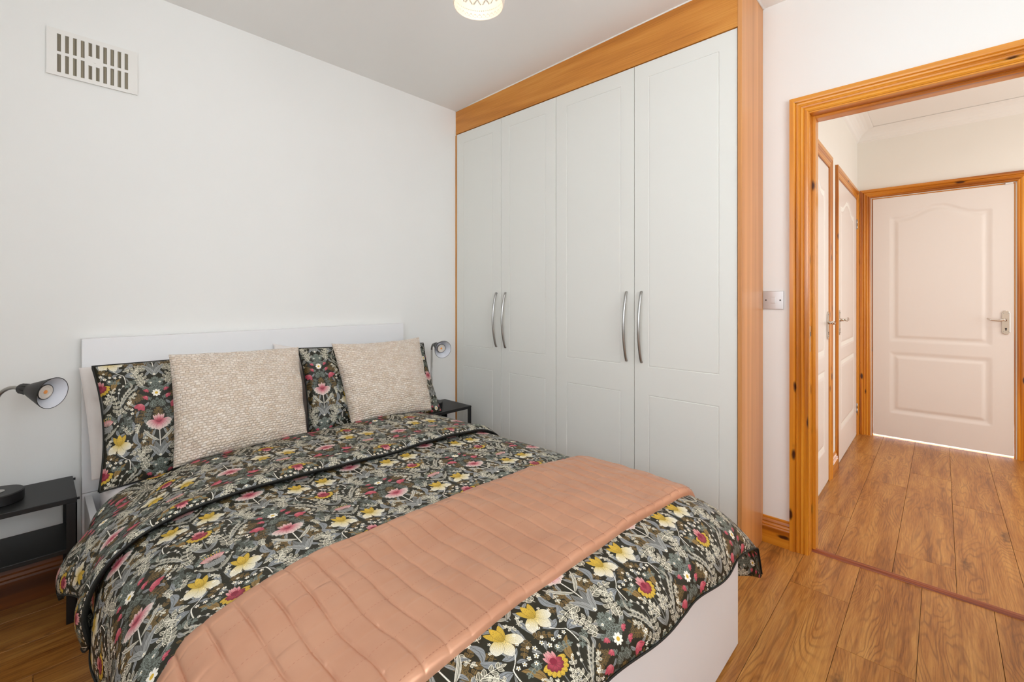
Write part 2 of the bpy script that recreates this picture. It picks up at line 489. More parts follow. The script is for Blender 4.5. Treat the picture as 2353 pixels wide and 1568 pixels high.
    leaf((60, 830), (20, 880), 12, GREY, 6); leaf((180, 830), (120, 860), 12, BLUE, 8); leaf((20, 410), (70, 480), 13, GREY, -10)
    leaf((330, 330), (300, 400), 12, BLUE, 6); leaf((470, 660), (440, 740), 14, BLUE, 8); leaf((110, 500), (150, 580), 14, BLUE, 12)
    leaf((160, 330), (128, 420), 14, BLUE, 10); leaf((420, 880), (470, 800), 14, BLUE, 9); leaf((260, 250), (330, 300), 13, GREY, -8)
    # dark green leaf spray in the middle
    sprig((200, 480), (230, 420), (190, 350), 5, 38, 12, TEAL * .8)
    sprig((130, 540), (160, 500), (165, 440), 4, 30, 9, TEAL * .8)
    # jagged pale leaves and snowbells
    for k in range(6):
        f = k / 5.0
        x, y = 165 + 110 * f, 215 - 170 * f + 40 * f * f
        leaf((x, y), (x + 36, y - 30), 9, CREAM * 0.85, 4); leaf((x, y), (x - 10, y - 46), 9, CREAM * 0.8, -4)
    stroke([tuple(v) for v in bez((160, 230), (190, 110), (285, 40))], 4, CREAM * .85)
    leaf((275, 60), (262, -30), 11, CREAM * .8, 16); leaf((262, -20), (236, -90), 7, GREY, 6)
    stroke([tuple(v) for v in bez((150, 170), (150, 60), (205, 20))], 1.8, GREY)
    for (x, y) in ((170, 45), (210, 10), (160, 85)):
        for dx in (-9, 0, 9): leaf((x, y - 12), (x + dx, y + 14), 6, WHITE, style='hatch')
    # grey leaf rosette above the daisy
    for (a, b, cc) in (((512, 120), (470, 60), (455, -10)), ((512, 70), (480, 20), (500, -40)), ((505, 110), (440, 100), (400, 70))):
        sprig(a, b, cc, 5, 34, 11, TEAL)
    # leaf wreath round the pink flower
    sprig((395, 470), (390, 380), (500, 225), 6, 40, 14, TEAL)
    sprig((395, 478), (405, 540), (430, 545), 2, 22, 7, TEAL)
    sprig((505, 300), (470, 280), (440, 200), 3, 34, 12, TEAL)
    # thistle
    stroke([(30, 520), (10, 590)], 4, GREY); 
    for k in range(5):
        leaf((20, 575), (30 + k * 22, 500 - 14 * k + 10), 9, CREAM * .82, 6)
    for k in range(5):
        leaf((14, 580), (-70 + k * 10, 500 + k * 8), 8, CREAM * .7, -4)
    for k in range(9):
        a = -2.35 + k * 0.2
        petal((28, 440), (28 + math.cos(a) * 74, 440 + math.sin(a) * 74), 10, LPINK * .8, LPINK, PINK * .4 + LPINK * .6, .6, .6, 1.0)
    for k in range(4):
        a = -1.9 + k * 0.22
        stroke([(28 + math.cos(a) * 70, 440 + math.sin(a) * 70), (28 + math.cos(a) * 100, 440 + math.sin(a) * 100)], 1.8, YEL)
    for ry in range(5):
        for rx in range(5 - (ry // 3)):
            x = 2 + rx * 14 + (ry % 2) * 7; y = 450 + ry * 13
            leaf((x, y + 9), (x, y - 9), 7, GREY, style='line')
    # yellow pair
    stroke([tuple(v) for v in bez((130, 700), (120, 790), (225, 850))], 3.2, WHITE, True)
    stroke([tuple(v) for v in bez((225, 850), (240, 880), (236, 955))], 4, WHITE, True)
    petal((136, 640), (38, 748), 40, YEL, YEL * .6 + WHITE * .4, WHITE, .34, .7, 1.5); petal((132, 645), (165, 785), 40, YEL, YEL * .6 + WHITE * .4, WHITE, .34, .7, 1.5)
    petal((134, 638), (238, 725), 42, YEL, YEL * .6 + WHITE * .4, WHITE, .34, .7, 1.5)
    petal((132, 678), (76, 572), 23, YEL * .85, YEL, YEL, dark=.9, pw=.95); petal((132, 680), (192, 566), 24, YEL * .9, YEL, YEL, dark=.9, pw=.95)
    petal((132, 680), (134, 556), 27, YEL * .85, YEL, YEL * 1.08, dark=.9, pw=.95)
    # pink flower on the axis
    stroke([(ax, 590), (ax, 860)], 4.5, WHITE * .92)
    leaf((ax - 8, 700), (ax - 150, 545), 15, CREAM * .85, -16, edge=WHITE)
    leaf((ax - 2, 840), (ax - 42, 700), 30, GREY * .8, -10)
    leaf((ax - 2, 885), (ax - 112, 735), 24, GREY, 14, edge=GREY * 1.2)
    for a in (2.95, 2.6, 2.2, 1.85):
        petal((ax, 470), (ax + math.cos(a) * 128, 470 + math.sin(a) * 104), 34, DRED, PINK, LPINK * .1 + WHITE * .9, .29, .8, 1.6)
    petal((ax, 470), (ax, 585), 34, DRED, PINK, LPINK * .1 + WHITE * .9, .29, .8, 1.6)
    for dx in (-56, -30):
        petal((ax - 8, 488), (ax + dx, 400), 15, DRED, PINK, LPINK * .4 + WHITE * .6, .35, .7, 1.0)
    petal((ax, 496), (ax, 385), 19, DRED, PINK, LPINK * .4 + WHITE * .6, .4, .7, 1.0)
    # daisy and bells
    blossom(ax, 140, 46, 8, pw=0.24); stroke([(ax, 140), (ax + .5, 140)], 15, YEL); 
    stroke([(ax - 10, 60), (ax - 96, 86)], 1.8, TEAL)
    bell(ax - 84, 84, 34, 2.1); bell(ax - 92, 168, 38, 2.3); bell(ax - 150, 250, 66, 2.05)
    # gerbera
    for k in range(9):
        a = 0.05 + k * PI / 8
        petal((0, -2), (math.cos(a) * 92, math.sin(a) * 88), 19, YEL * .9, YEL, YEL, .5, .6, 1.2)
    for k in range(7):
        a = 0.0 + k * PI / 6
        petal((0, -6), (math.cos(a) * 62, math.sin(a) * 56), 19, DRED, PINK * .75 + DRED * .25, DRED, .5, .8, 1.1)
    for dx, dy in ((-40, -66), (40, -66), (-16, -86), (16, -86), (0, -84)):
        petal((dx * .3, 2), (dx, dy), 14, DRED, PINK, LPINK, .35, .7, 1.0)
    stroke([(0, -14), (.5, -14)], 21, DRED)
    # scattered blossoms
    for x, y, r in ((58, -98, 24), (104, -112, 20), (30, -138, 22), (150, -100, 21), (196, -104, 20), (92, -64, 19), (240, 214, 27), (262, 300, 24),
                    (264, 345, 24), (90, 420, 18), (92, 745, 17), (60, 690, 16), (250, 690, 16), (470, 10, 16), (60, 800, 16), (210, 640, 15), (130, 30, 14),
                    (512, 870, 20), (120, 455, 14)):
        blossom(x, y, r * 0.76, 5 + (x % 2), x * 0.37)
    im = bpy.data.images.new('floral_repeat', TW, TH, alpha=False)
    px = np.ones((TH, TW, 4), np.float32); px[..., :3] = np.clip(img[::-1], 0, 1)
    im.pixels.foreach_set(px.ravel()); im.update(); im.pack()
    return im


FLORAL = floral_print()


def floral_cloth():
    t = NT('dark_floral_cotton')
    tx = t.add('ShaderNodeTexImage'); tx.image = FLORAL; tx.interpolation = 'Linear'; tx.extension = 'REPEAT'
    t.link(t.uv(), tx.inputs['Vector'])
    t.base(tx.outputs['Color'])
    t.set(Roughness=0.56, Specular_IOR_Level=0.35)
    t.bump(t.noise(t.vmul(t.uv(), (34, 32, 1)), 1.0, 3), 0.25, 0.003)
    return t.m


M['floral'] = floral_cloth()
RX, RY = 0.34, 0.32          # size of one repeat in metres


# ------------------------------------------------------------------ mesh builders
class MB:
    def __init__(self): self.v = []; self.f = []; self.uv = []; self.sm = []; self.mi = []; self.sharp = False

    def face(self, idx, uvs=None, smooth=False, mi=0):
        self.f.append(tuple(idx)); self.uv.append(uvs or [(0, 0)] * len(idx)); self.sm.append(smooth); self.mi.append(mi)

    def box(self, x0, x1, y0, y1, z0, z1, mi=0, axis=None):
        b = len(self.v)
        P = [(x0, y0, z0), (x1, y0, z0), (x1, y1, z0), (x0, y1, z0), (x0, y0, z1), (x1, y0, z1), (x1, y1, z1), (x0, y1, z1)]
        self.v += P
        d = (abs(x1 - x0), abs(y1 - y0), abs(z1 - z0)); L = d.index(max(d)) if axis is None else axis
        o = [i for i in range(3) if i != L]
        U = lambda p: (p[o[0]] + p[o[1]], p[L])
        for q in ((0, 3, 2, 1), (4, 5, 6, 7), (0, 1, 5, 4), (1, 2, 6, 5), (2, 3, 7, 6), (3, 0, 4, 7)):
            self.face([b + i for i in q], [U(P[i]) for i in q], False, mi)
        return self

    def tube(self, pts, r, seg=10, caps=True, smooth=True, mi=0, flat=1.0):
        pts = [Vector(p) for p in pts]; n = len(pts)
        rs = r if isinstance(r, (list, tuple)) else [r] * n
        up = None; b = len(self.v)
        for i, p in enumerate(pts):
            t = (pts[min(i + 1, n - 1)] - pts[max(i - 1, 0)]).normalized()
            if up is None:
                up = Vector((0, 0, 1)) if abs(t.z) < 0.9 else Vector((1, 0, 0))
            s = t.cross(up).normalized(); up = s.cross(t).normalized()
            for k in range(seg):
                a = 2 * PI * k / seg
                self.v.append(tuple(p + (s * math.cos(a) * flat + up * math.sin(a)) * rs[i]))
        for i in range(n - 1):
            for k in range(seg):
                k2 = (k + 1) % seg
                self.face([b + i * seg + k, b + i * seg + k2, b + (i + 1) * seg + k2, b + (i + 1) * seg + k],
                          [(k / seg, i / n), ((k + 1) / seg, i / n), ((k + 1) / seg, (i + 1) / n), (k / seg, (i + 1) / n)], smooth, mi)
        if caps:
            self.face([b + k for k in range(seg)][::-1], None, False, mi); self.face([b + (n - 1) * seg + k for k in range(seg)], None, False, mi)
        return self

    def lathe(self, prof, seg=32, mat=None, smooth=True, mi=0, close=False):
        b = len(self.v); mat = mat or Matrix.Identity(4); n = len(prof); self.sharp = True
        for r, z in prof:
            for k in range(seg):
                a = 2 * PI * k / seg
                self.v.append(tuple(mat @ Vector((r * math.cos(a), r * math.sin(a), z))))
        for i in range(n - 1):
            for k in range(seg):
                k2 = (k + 1) % seg
                self.face([b + i * seg + k, b + i * seg + k2, b + (i + 1) * seg + k2, b + (i + 1) * seg + k], None, smooth, mi)
        if prof[0][0] > 1e-6: self.face([b + k for k in range(seg)][::-1], None, False, mi)
        if prof[-1][0] > 1e-6 and not close: self.face([b + (n - 1) * seg + k for k in range(seg)], None, False, mi)
        return self

    def prism(self, poly, to3d, d0, d1, mi=0, smooth=False):
        """extrude a 2-D outline; to3d(a, b, d) gives the point"""
        b = len(self.v); n = len(poly)
        for d in (d0, d1):
            for a, c in poly: self.v.append(tuple(to3d(a, c, d)))
        self.face([b + i for i in range(n)][::-1], None, False, mi); self.face([b + n + i for i in range(n)], None, False, mi)
        for i in range(n):
            j = (i + 1) % n
            self.face([b + i, b + j, b + n + j, b + n + i], None, smooth, mi)
        return self

    def grid(self, P, UV=None, smooth=True, mi=0, flip=False):
        P = np.asarray(P); nu, nv = P.shape[:2]; b = len(self.v)
        self.v += [tuple(map(float, p)) for p in P.reshape(-1, 3)]
        uvf = None if UV is None else [tuple(map(float, p)) for p in np.asarray(UV).reshape(-1, 2)]
        for i in range(nu - 1):
            for j in range(nv - 1):
                q = [i * nv + j, (i + 1) * nv + j, (i + 1) * nv + j + 1, i * nv + j + 1]
                if flip: q = q[::-1]
                self.face([b + k for k in q], None if uvf is None else [uvf[k] for k in q], smooth, mi)
        return self

    def cells(self, xs, ys, depth, to3d, back=None, mi=0):
        """flat cells at their own depth with walls between (grooves, slots); depth None = hole"""
        cache = {}

        def vid(i, j, d):
            k = (i, j, round(d, 6))
            if k not in cache:
                cache[k] = len(self.v); self.v.append(tuple(to3d(xs[i], ys[j], d)))
            return cache[k]
        nx, ny = len(xs) - 1, len(ys) - 1
        D = [[depth(0.5 * (xs[i] + xs[i + 1]), 0.5 * (ys[j] + ys[j + 1])) for j in range(ny)] for i in range(nx)]
        get = lambda i, j: D[i][j] if 0 <= i < nx and 0 <= j < ny else 'out'
        for i in range(nx):
            for j in range(ny):
                d = D[i][j]
                if d is None: continue
                self.face([vid(i, j, d), vid(i + 1, j, d), vid(i + 1, j + 1, d), vid(i, j + 1, d)], None, False, mi)
                if back is not None:
                    self.face([vid(i, j, back), vid(i, j + 1, back), vid(i + 1, j + 1, back), vid(i + 1, j, back)], None, False, mi)
                for di, dj, a, bb in ((-1, 0, (i, j), (i, j + 1)), (1, 0, (i + 1, j + 1), (i + 1, j)), (0, -1, (i + 1, j), (i, j)), (0, 1, (i, j + 1), (i + 1, j + 1))):
                    e = get(i + di, j + dj)
                    if e == 'out' or e is None: e = back
                    if e is None or e >= d: continue
                    self.face([vid(a[0], a[1], d), vid(bb[0], bb[1], d), vid(bb[0], bb[1], e), vid(a[0], a[1], e)], None, False, mi)
        return self

    def sweep(self, prof, path, uvoff=0.0, closed_prof=True, mi=0):
        """prof points and path points already mitred: path is a list of functions prof->3-D"""
        b = len(self.v); n = len(prof)
        for fn in path:
            for p in prof: self.v.append(tuple(fn(*p)))
        acc = [0.0]
        for i in range(1, n): acc.append(acc[-1] + math.hypot(prof[i][0] - prof[i - 1][0], prof[i][1] - prof[i - 1][1]))
        L = [0.0]
        for i in range(1, len(path)):
            L.append(L[-1] + (Vector(path[i](*prof[0])) - Vector(path[i - 1](*prof[0]))).length)
        for i in range(len(path) - 1):
            for k in range(n if closed_prof else n - 1):
                k2 = (k + 1) % n
                a2 = acc[k2] if k2 else acc[-1] + 0.02
                self.face([b + i * n + k, b + i * n + k2, b + (i + 1) * n + k2, b + (i + 1) * n + k],
                          [(acc[k] + uvoff, L[i]), (a2 + uvoff, L[i]), (a2 + uvoff, L[i + 1]), (acc[k] + uvoff, L[i + 1])], False, mi)
        self.face([b + k for k in range(n)][::-1], [(acc[k], 0) for k in range(n)][::-1]); self.face([b + (len(path) - 1) * n + k for k in range(n)], [(acc[k], 0) for k in range(n)])
        return self


def world_off(o):
    p = Vector((0, 0, 0))
    while o is not None:
        p += o.location; o = o.parent
    return p


def make(name, mb, mat, parent=None, loc=None, bevel=0.0, solid=0.0, subsurf=0):
    """link the collected shapes (given in room coordinates) as one mesh object"""
    off = world_off(parent) + (Vector(loc) if loc else Vector((0, 0, 0)))
    me = bpy.data.meshes.new(name)
    v = np.array(mb.v, float) - np.array(off)
    me.from_pydata(v.tolist(), [], mb.f)
    uvl = me.uv_layers.new(name='UVMap')
    uvl.data.foreach_set('uv', np.array([c for f in mb.uv for p in f for c in p], np.float32))
    me.polygons.foreach_set('use_smooth', np.array(mb.sm, bool))
    me.polygons.foreach_set('material_index', np.array(mb.mi, np.int32))
    for m in (mat if isinstance(mat, (list, tuple)) else [mat]): me.materials.append(m)
    me.validate(); me.update()
    if mb.sharp: me.set_sharp_from_angle(angle=0.75)
    o = bpy.data.objects.new(name, me); COL.objects.link(o)
    if parent: o.parent = parent
    if loc: o.location = loc
    if solid:
        md = o.modifiers.new('thickness', 'SOLIDIFY'); md.thickness = solid; md.offset = -1
        if len(me.materials) > 1: md.material_offset_rim = 1
    if bevel:
        md = o.modifiers.new('bevel', 'BEVEL'); md.width = bevel; md.segments = 2; md.limit_method = 'ANGLE'; md.angle_limit = 0.7
    return o


def thing(name, label, cat, loc, group=None, kind=None):
    o = bpy.data.objects.new(name, None); COL.objects.link(o); o.location = loc
    o.empty_display_size = 0.1
    return tag(o, label, cat, group, kind)


def tag(o, label, cat=None, group=None, kind=None):
    o['label'] = label
    if cat: o['category'] = cat
    if group: o['group'] = group
    if kind: o['kind'] = kind
    return o


def snoise(seed, n=14, f0=1.0, f1=4.0):
    r = np.random.RandomState(seed)
    ang = r.rand(n) * 2 * PI; fr = f0 + (f1 - f0) * r.rand(n); ph = r.rand(n) * 2 * PI; am = 1.0 / (fr / f0)
    am = am / np.sqrt((am ** 2).sum() / 2)

    def fn(x, y):
        o = 0
        for a, f, p, m in zip(ang, fr, ph, am): o = o + m * np.sin(2 * PI * f * (x * math.cos(a) + y * math.sin(a)) + p)
        return o * 0.5
    return fn


def catmull(pts, n=200):
    pts = np.array(pts, float); P = np.vstack([2 * pts[0] - pts[1], pts, 2 * pts[-1] - pts[-2]])
    out = []
    m = len(pts) - 1
    for k in range(n):
        u = k / (n - 1) * m; i = min(int(u), m - 1); t = u - i
        p0, p1, p2, p3 = P[i], P[i + 1], P[i + 2], P[i + 3]
        out.append(0.5 * ((2 * p1) + (-p0 + p2) * t + (2 * p0 - 5 * p1 + 4 * p2 - p3) * t * t + (-p0 + 3 * p1 - 3 * p2 + p3) * t ** 3))
    return np.array(out)


# ------------------------------------------------------------------ ROOM SHELL
YB = 2.543       # wall behind the bed
XD = 2.402       # wall with the doorway
XL, YR = -0.55, -1.25
XH = 4.83        # far wall of the hall
YH = 0.522       # left wall of the hall
WT = 0.12
ceil_z = lambda x, y: 2.500 + 0.042 * max(0.0, min(1.2, (YB - y) / 1.92))

w = MB().box(XL - WT, 2.7, YB, YB + WT, -0.05, 2.62)
tag(make('wall_back', w, M['wall'], None, (0.7, YB, 0)), 'off white painted wall behind the bed headboard', 'wall', kind='structure')

# doorway wall: opening y -0.345..0.445, z..1.99
DO0, DO1, DOZ = -0.345, 0.444, 1.998
w = MB()
w.box(XD, XD + WT, DO1, YB, -0.05, 2.62); w.box(XD, XD + WT, YR - WT, DO0, -0.05, 2.62); w.box(XD, XD + WT, DO0, DO1, DOZ, 2.62)
tag(make('wall_right', w, M['wall'], None, (XD, 0.6, 0)), 'off white wall with the pine framed doorway', 'wall', kind='structure')


def wall_with_window(name, axis, at, lo, hi, a0, a1, z0, z1, thick, label):
    w = MB()
    def bx(p0, p1, q0, q1):
        if axis == 'x': w.box(min(at, at + thick), max(at, at + thick), p0, p1, q0, q1)
        else: w.box(p0, p1, min(at, at + thick), max(at, at + thick), q0, q1)
    bx(lo, a0, -0.05, 2.62); bx(a1, hi, -0.05, 2.62); bx(a0, a1, -0.05, z0); bx(a0, a1, z1, 2.62)
    o = make(name, w, M['wall'], None, ((at, lo, 0) if axis == 'x' else (lo, at, 0)))
    return tag(o, label, 'wall', kind='structure')


wall_with_window('wall_left', 'x', XL, YR - WT, YB + WT, -0.17, 1.17, 1.02, 2.28, -WT, 'off white wall with a window left of the camera')
wall_with_window('wall_front', 'y', YR, XL - WT, 2.7, -0.22, 1.52, 1.02, 2.30, -WT, 'off white wall behind the camera with an added window opening')  # opening added to hold the fill light


def window(name, axis, at, a0, a1, z0, z1, label):
    r = thing(name, label, 'window', ((at, (a0 + a1) / 2, z0) if axis == 'x' else ((a0 + a1) / 2, at, z0)), kind='structure')
    def put(mb, p0, p1, q0, q1, t0, t1):
        if axis == 'x': mb.box(at + t0, at + t1, p0, p1, q0, q1)
        else: mb.box(p0, p1, at + t0, at + t1, q0, q1)
    m = MB(); f = 0.05; mid = (a0 + a1) / 2
    put(m, a0, a0 + f, z0, z1, -0.09, -0.05); put(m, a1 - f, a1, z0, z1, -0.09, -0.05)
    put(m, a0 + f, a1 - f, z0, z0 + f, -0.09, -0.05); put(m, a0 + f, a1 - f, z1 - f, z1, -0.09, -0.05)
    put(m, mid - f / 2, mid + f / 2, z0 + f, z1 - f, -0.09, -0.05)
    make('window_frame', m, M['pvc'], r, bevel=0.003)
    m = MB(); put(m, a0 + f, mid - f / 2, z0 + f, z1 - f, -0.082, -0.078); make('window_pane', m, M['glass'], r)
    m = MB(); put(m, mid + f / 2, a1 - f, z0 + f, z1 - f, -0.082, -0.078); make('window_pane', m, M['glass'], r)
    m = MB(); put(m, a0 - 0.03, a1 + 0.03, z0 - 0.025, z0, -0.05, 0.06); make('window_sill', m, M['pvc'], r, bevel=0.003)
    return r


window('added_window_1', 'y', YR, -0.22, 1.52, 1.02, 2.30, 'added white framed window around the fill light behind the camera')  # unseen window, added as a surround for the fill light
window('window_2', 'x', XL, -0.17, 1.17, 1.02, 2.28, 'white framed window in the wall left of the camera')

# bedroom ceiling (it rises slightly towards the door)
xs = np.linspace(XL - WT, XD + 0.06, 6); ys = np.linspace(YR - WT, YB + 0.06, 9)
P = np.array([[(x, y, ceil_z(x, y)) for y in ys] for x in xs]); m = MB().grid(P, smooth=False, flip=True)
P2 = P.copy(); P2[..., 2] += 0.08; m.grid(P2, smooth=False)
tag(make('ceiling', m, M['ceiling'], None, (0.7, 0.6, 2.5)), 'plain off white bedroom ceiling', 'ceiling', kind='structure')

# hall shell
w = MB(); w.box(XD + WT, XH + 0.1, YH, YH + WT, -0.05, 2.7)
hl = tag(make('wall_hall_left', w, M['hall_wall'], None, (3.6, YH, 0)), 'cream left wall of the hall with two white doors', 'wall', kind='structure')
w = MB(); w.box(XH, XH + 0.1, 0.425, YH + WT, -0.05, 2.7); w.box(XH, XH + 0.1, -2.3, -0.385, -0.05, 2.7); w.box(XH, XH + 0.1, -0.385, 0.425, 1.985, 2.7)
tag(make('wall_hall_back', w, M['hall_wall'], None, (XH, 0, 0)), 'cream end wall of the hall with a white door', 'wall', kind='structure')
w = MB(); w.box(XD + WT, XH + 0.1, -2.3, -2.2, -0.05, 2.7)
tag(make('wall_hall_right', w, M['hall_wall'], None, (3.6, -2.25, 0)), 'cream right wall of the hall out of view', 'wall', kind='structure')
w = MB(); w.box(XD + WT, XD + WT + 0.02, -2.3, DO0 - 0.02, -0.05, 2.7); w.box(XD + WT, XD + WT + 0.02, DO1, YH, -0.05, 2.7); w.box(XD + WT, XD + WT + 0.02, DO0 - 0.02, DO1, DOZ, 2.7)
tag(make('wall_hall_front', w, M['hall_wall'], None, (XD + WT, -1, 0)), 'cream hall side of the wall with the doorway', 'wall', kind='structure')
w = MB().box(XD + WT, XH + 0.1, -2.3, YH + WT, 2.555, 2.7)
tag(make('ceiling_hall', w, M['hall_ceiling'], None, (3.6, -0.5, 2.555)), 'white hall ceiling seen through the doorway', 'ceiling', kind='structure')
# cove: concave profile along the left and end walls, mitred
prof = [(0.0, 0.0)] + [(0.012 + 0.098 * (1 - math.cos(a)), 0.085 * math.sin(a) * 0.98) for a in np.linspace(0.15, PI / 2, 7)] + [(0.118, 0.085), (0.0, 0.09)]
Zc = 2.468
m = MB().sweep(prof, [lambda d, h: (XD + WT + 0.02, YH - d, Zc + h), lambda d, h: (XH - d, YH - d, Zc + h)])
tag(make('trim_1', m, M['hall_ceiling'], None, (3.6, YH, Zc)), 'white cove moulding over the two left hall doors', 'moulding', kind='structure')
m = MB().sweep(prof, [lambda d, h: (XH - d, YH - d, Zc + h), lambda d, h: (XH - d, -2.2, Zc + h)])
tag(make('trim_2', m, M['hall_ceiling'], None, (XH, -0.5, Zc)), 'white cove moulding above the far hall door', 'moulding', kind='structure')
# room behind the far door
w = MB().box(XH + 0.1, XH + 1.3, -1.2, 1.0, -0.05, -0.001)
tag(make('floor_far_room', w, M['hall_ceiling'], None, (XH + 0.7, 0, -0.05)), 'pale floor of the room beyond the far hall door', 'floor', kind='structure')

# ------------------------------------------------------------------ FLOORS: planks
def planks(parent, rows, x_lo, x_hi, joints, y_lo, y_hi, L=1.285, gap=0.0012):
    for (y0, y1) in rows:
        if y1 <= y_lo or y0 >= y_hi: continue
        a, b = max(y0, y_lo), min(y1, y_hi)
        j = joints.get(round(y0, 3), None)
        if j is None: j = x_lo + random.random() * L
        x = j
        while x > x_lo: x -= L
        while x < x_hi:
            p, q = max(x, x_lo), min(x + L, x_hi)
            if q - p > 0.03:
                m = MB().box(p + gap / 2, q - gap / 2, a + gap / 2, b - gap / 2, -0.012, 0.0, axis=0)
                make('plank', m, M['oak'], parent, None, bevel=0.0009)
            x += L


PW = 0.1975
w = MB().box(XL - WT, XD + 0.045, YR - WT, YB + 0.02, -0.06, -0.0125)
fl = tag(make('floor', w, M['subfloor'], None, (0.7, 0.6, -0.06)), 'oak laminate bedroom floor laid towards the doorway', 'floor', kind='structure')
rows = [(0.0565 + PW * k, 0.0565 + PW * (k + 1)) for k in range(-7, 13)]
jn = {round(0.0565 + PW, 3): 2.128, round(0.0565, 3): 1.838, round(0.0565 - PW, 3): 1.35, round(0.0565 + 2 * PW, 3): 2.02 - .6}
planks(fl, rows, XL, XD + 0.044, jn, YR, YB)
w = MB().box(XD + 0.05, XH + 0.1, -2.3, YH + 0.02, -0.06, -0.0125)
fh = tag(make('floor_hall', w, M['subfloor'], None, (3.6, -0.6, -0.06)), 'oak laminate hall floor beyond the doorway strip', 'floor', kind='structure')
PH = 0.1955
rows = [(0.1515 + PH * k, 0.1515 + PH * (k + 1)) for k in range(-12, 2)]
jn = {round(0.1515, 3): 3.655, round(0.1515 - PH, 3): 2.70, round(0.1515 - 2 * PH, 3): 3.539, round(0.1515 + PH, 3): 2.95, round(0.1515 - 3 * PH, 3): 3.1}
planks(fh, rows, XD + 0.052, XH + 0.045, jn, -2.2, YH)
# doorway strip
prof = [(-0.019, 0.0), (-0.017, 0.005), (-0.008, 0.009), (0.008, 0.009), (0.017, 0.005), (0.019, 0.0)]
m = MB().sweep(prof, [lambda a, h: (XD + 0.059 + a, DO1 - 0.012, h), lambda a, h: (XD + 0.059 + a, DO0 + 0.012, h)])
tag(make('trim_3', m, M['threshold'], None, (XD + 0.059, 0.05, 0)), 'reddish brown threshold strip across the doorway floor', 'threshold', kind='structure')

# skirting boards
SK = [(0.0, 0.0), (0.017, 0.0), (0.017, 0.078), (0.014, 0.084), (0.016, 0.090), (0.012, 0.098), (0.013, 0.104), (0.008, 0.114), (0.006, 0.124), (0.0, 0.124)]
m = MB().sweep(SK, [lambda d, h: (XD - d, 0.621, h), lambda d, h: (XD - d, 0.505, h)])
tag(make('baseboard_right', m, M['pine'], None, (XD, 0.56, 0)), 'short pine skirting board between wardrobe and door frame', 'baseboard', kind='structure')
m = MB().sweep(SK, [lambda d, h: (XD - d, -0.412, h), lambda d, h: (XD - d, YR, h)])
tag(make('baseboard_right', m, M['pine'], None, (XD, -0.8, 0)), 'pine skirting board on the far side of the doorway from the wardrobe', 'baseboard', kind='structure')
m = MB().sweep(SK, [lambda d, h: (XH - d, -0.472, h), lambda d, h: (XH - d, -2.2, h)])
tag(make('baseboard_hall_back', m, M['pine'], None, (XH, -1.3, 0)), 'pine skirting board right of the far hall door', 'baseboard', kind='structure')
SKB = [(d, h * 1.22) for d, h in SK]
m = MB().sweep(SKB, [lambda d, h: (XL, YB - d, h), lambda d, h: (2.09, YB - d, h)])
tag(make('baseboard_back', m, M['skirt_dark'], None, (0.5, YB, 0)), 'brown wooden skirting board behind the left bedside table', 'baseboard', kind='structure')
m = MB().sweep(SK, [lambda d, h: (3.526, YH - d, h), lambda d, h: (3.722, YH - d, h)])
tag(make('baseboard_hall_left', m, M['pine'], None, (3.6, YH, 0)), 'short pine skirting piece between the two left hall doors', 'baseboard', kind='structure')

# ------------------------------------------------------------------ DOOR FRAMES AND DOORS
# architrave profile: (w from inner edge outwards, depth off the wall)
ARC = [(0.0, 0.0), (0.0, 0.010), (0.006, 0.014), (0.013, 0.014), (0.016, 0.011), (0.020, 0.015), (0.026, 0.017), (0.031, 0.013), (0.034, 0.0125),
       (0.038, 0.016), (0.044, 0.018), (0.047, 0.014), (0.050, 0.019), (0.056, 0.021), (0.071, 0.021), (0.0715, 0.0)]


def architrave(parent, base, a, nrm, i0, i1, ztop, prof=ARC, mat=None):
    """three mitred pieces round an opening; base + a*t + nrm*d; i0<i1 inner edges along a"""
    mat = mat or M['pine']
    P = lambda t, d, z: tuple(np.array(base) + np.array(a) * t + np.array(nrm) * d + np.array((0, 0, z)))
    m = MB().sweep(prof, [lambda w, d: P(i0 - w, d, 0.0), lambda w, d: P(i0 - w, d, ztop + w)]); make('architrave', m, mat, parent)
    m = MB().sweep(prof, [lambda w, d: P(i0 - w, d, ztop + w), lambda w, d: P(i1 + w, d, ztop + w)]); make('architrave', m, mat, parent)
    m = MB().sweep(prof, [lambda w, d: P(i1 + w, d, ztop + w), lambda w, d: P(i1 + w, d, 0.0)]); make('architrave', m, mat, parent)


# bedroom doorway
d1 = thing('door_1', 'wide doorway frame of knotty lacquered pine beside the light switch', 'door frame', (XD, 0.05, 0), kind='structure')
architrave(d1, (XD, 0, 0), (0, 1, 0), (-1, 0, 0), -0.335, 0.435, 1.997)
YJ1, YJ0, ZJ = 0.431, -0.331, 1.991
for nm, b in (('jamb', (XD - 0.006, XD + WT + 0.02, YJ1, DO1, 0, ZJ + .006)), ('jamb', (XD - 0.006, XD + WT + 0.02, DO0, YJ0, 0, ZJ + .006)), ('jamb_head', (XD - 0.006, XD + WT + 0.02, YJ0, YJ1, ZJ, DOZ)),
              ('door_stop', (XD + 0.052, XD + 0.112, YJ1 - 0.014, YJ1, 0, ZJ)), ('door_stop', (XD + 0.052, XD + 0.112, YJ0, YJ0 + 0.014, 0, ZJ)), ('door_stop', (XD + 0.052, XD + 0.112, YJ0 + .014, YJ1 - .014, ZJ - 0.013, ZJ))):
    make(nm, MB().box(*b), M['pine'], d1, bevel=0.0015)
sp = make('strike_plate', MB().box(XD + 0.004, XD + 0.028, YJ1 - 0.0015, YJ1 + 0.001, 0.915, 1.032), M['chrome'], d1, bevel=0.0006)
make('latch_hole', MB().box(XD + 0.010, XD + 0.021, YJ1 - 0.0019, YJ1 - 0.0010, 0.985, 1.005), M['dark'], sp)


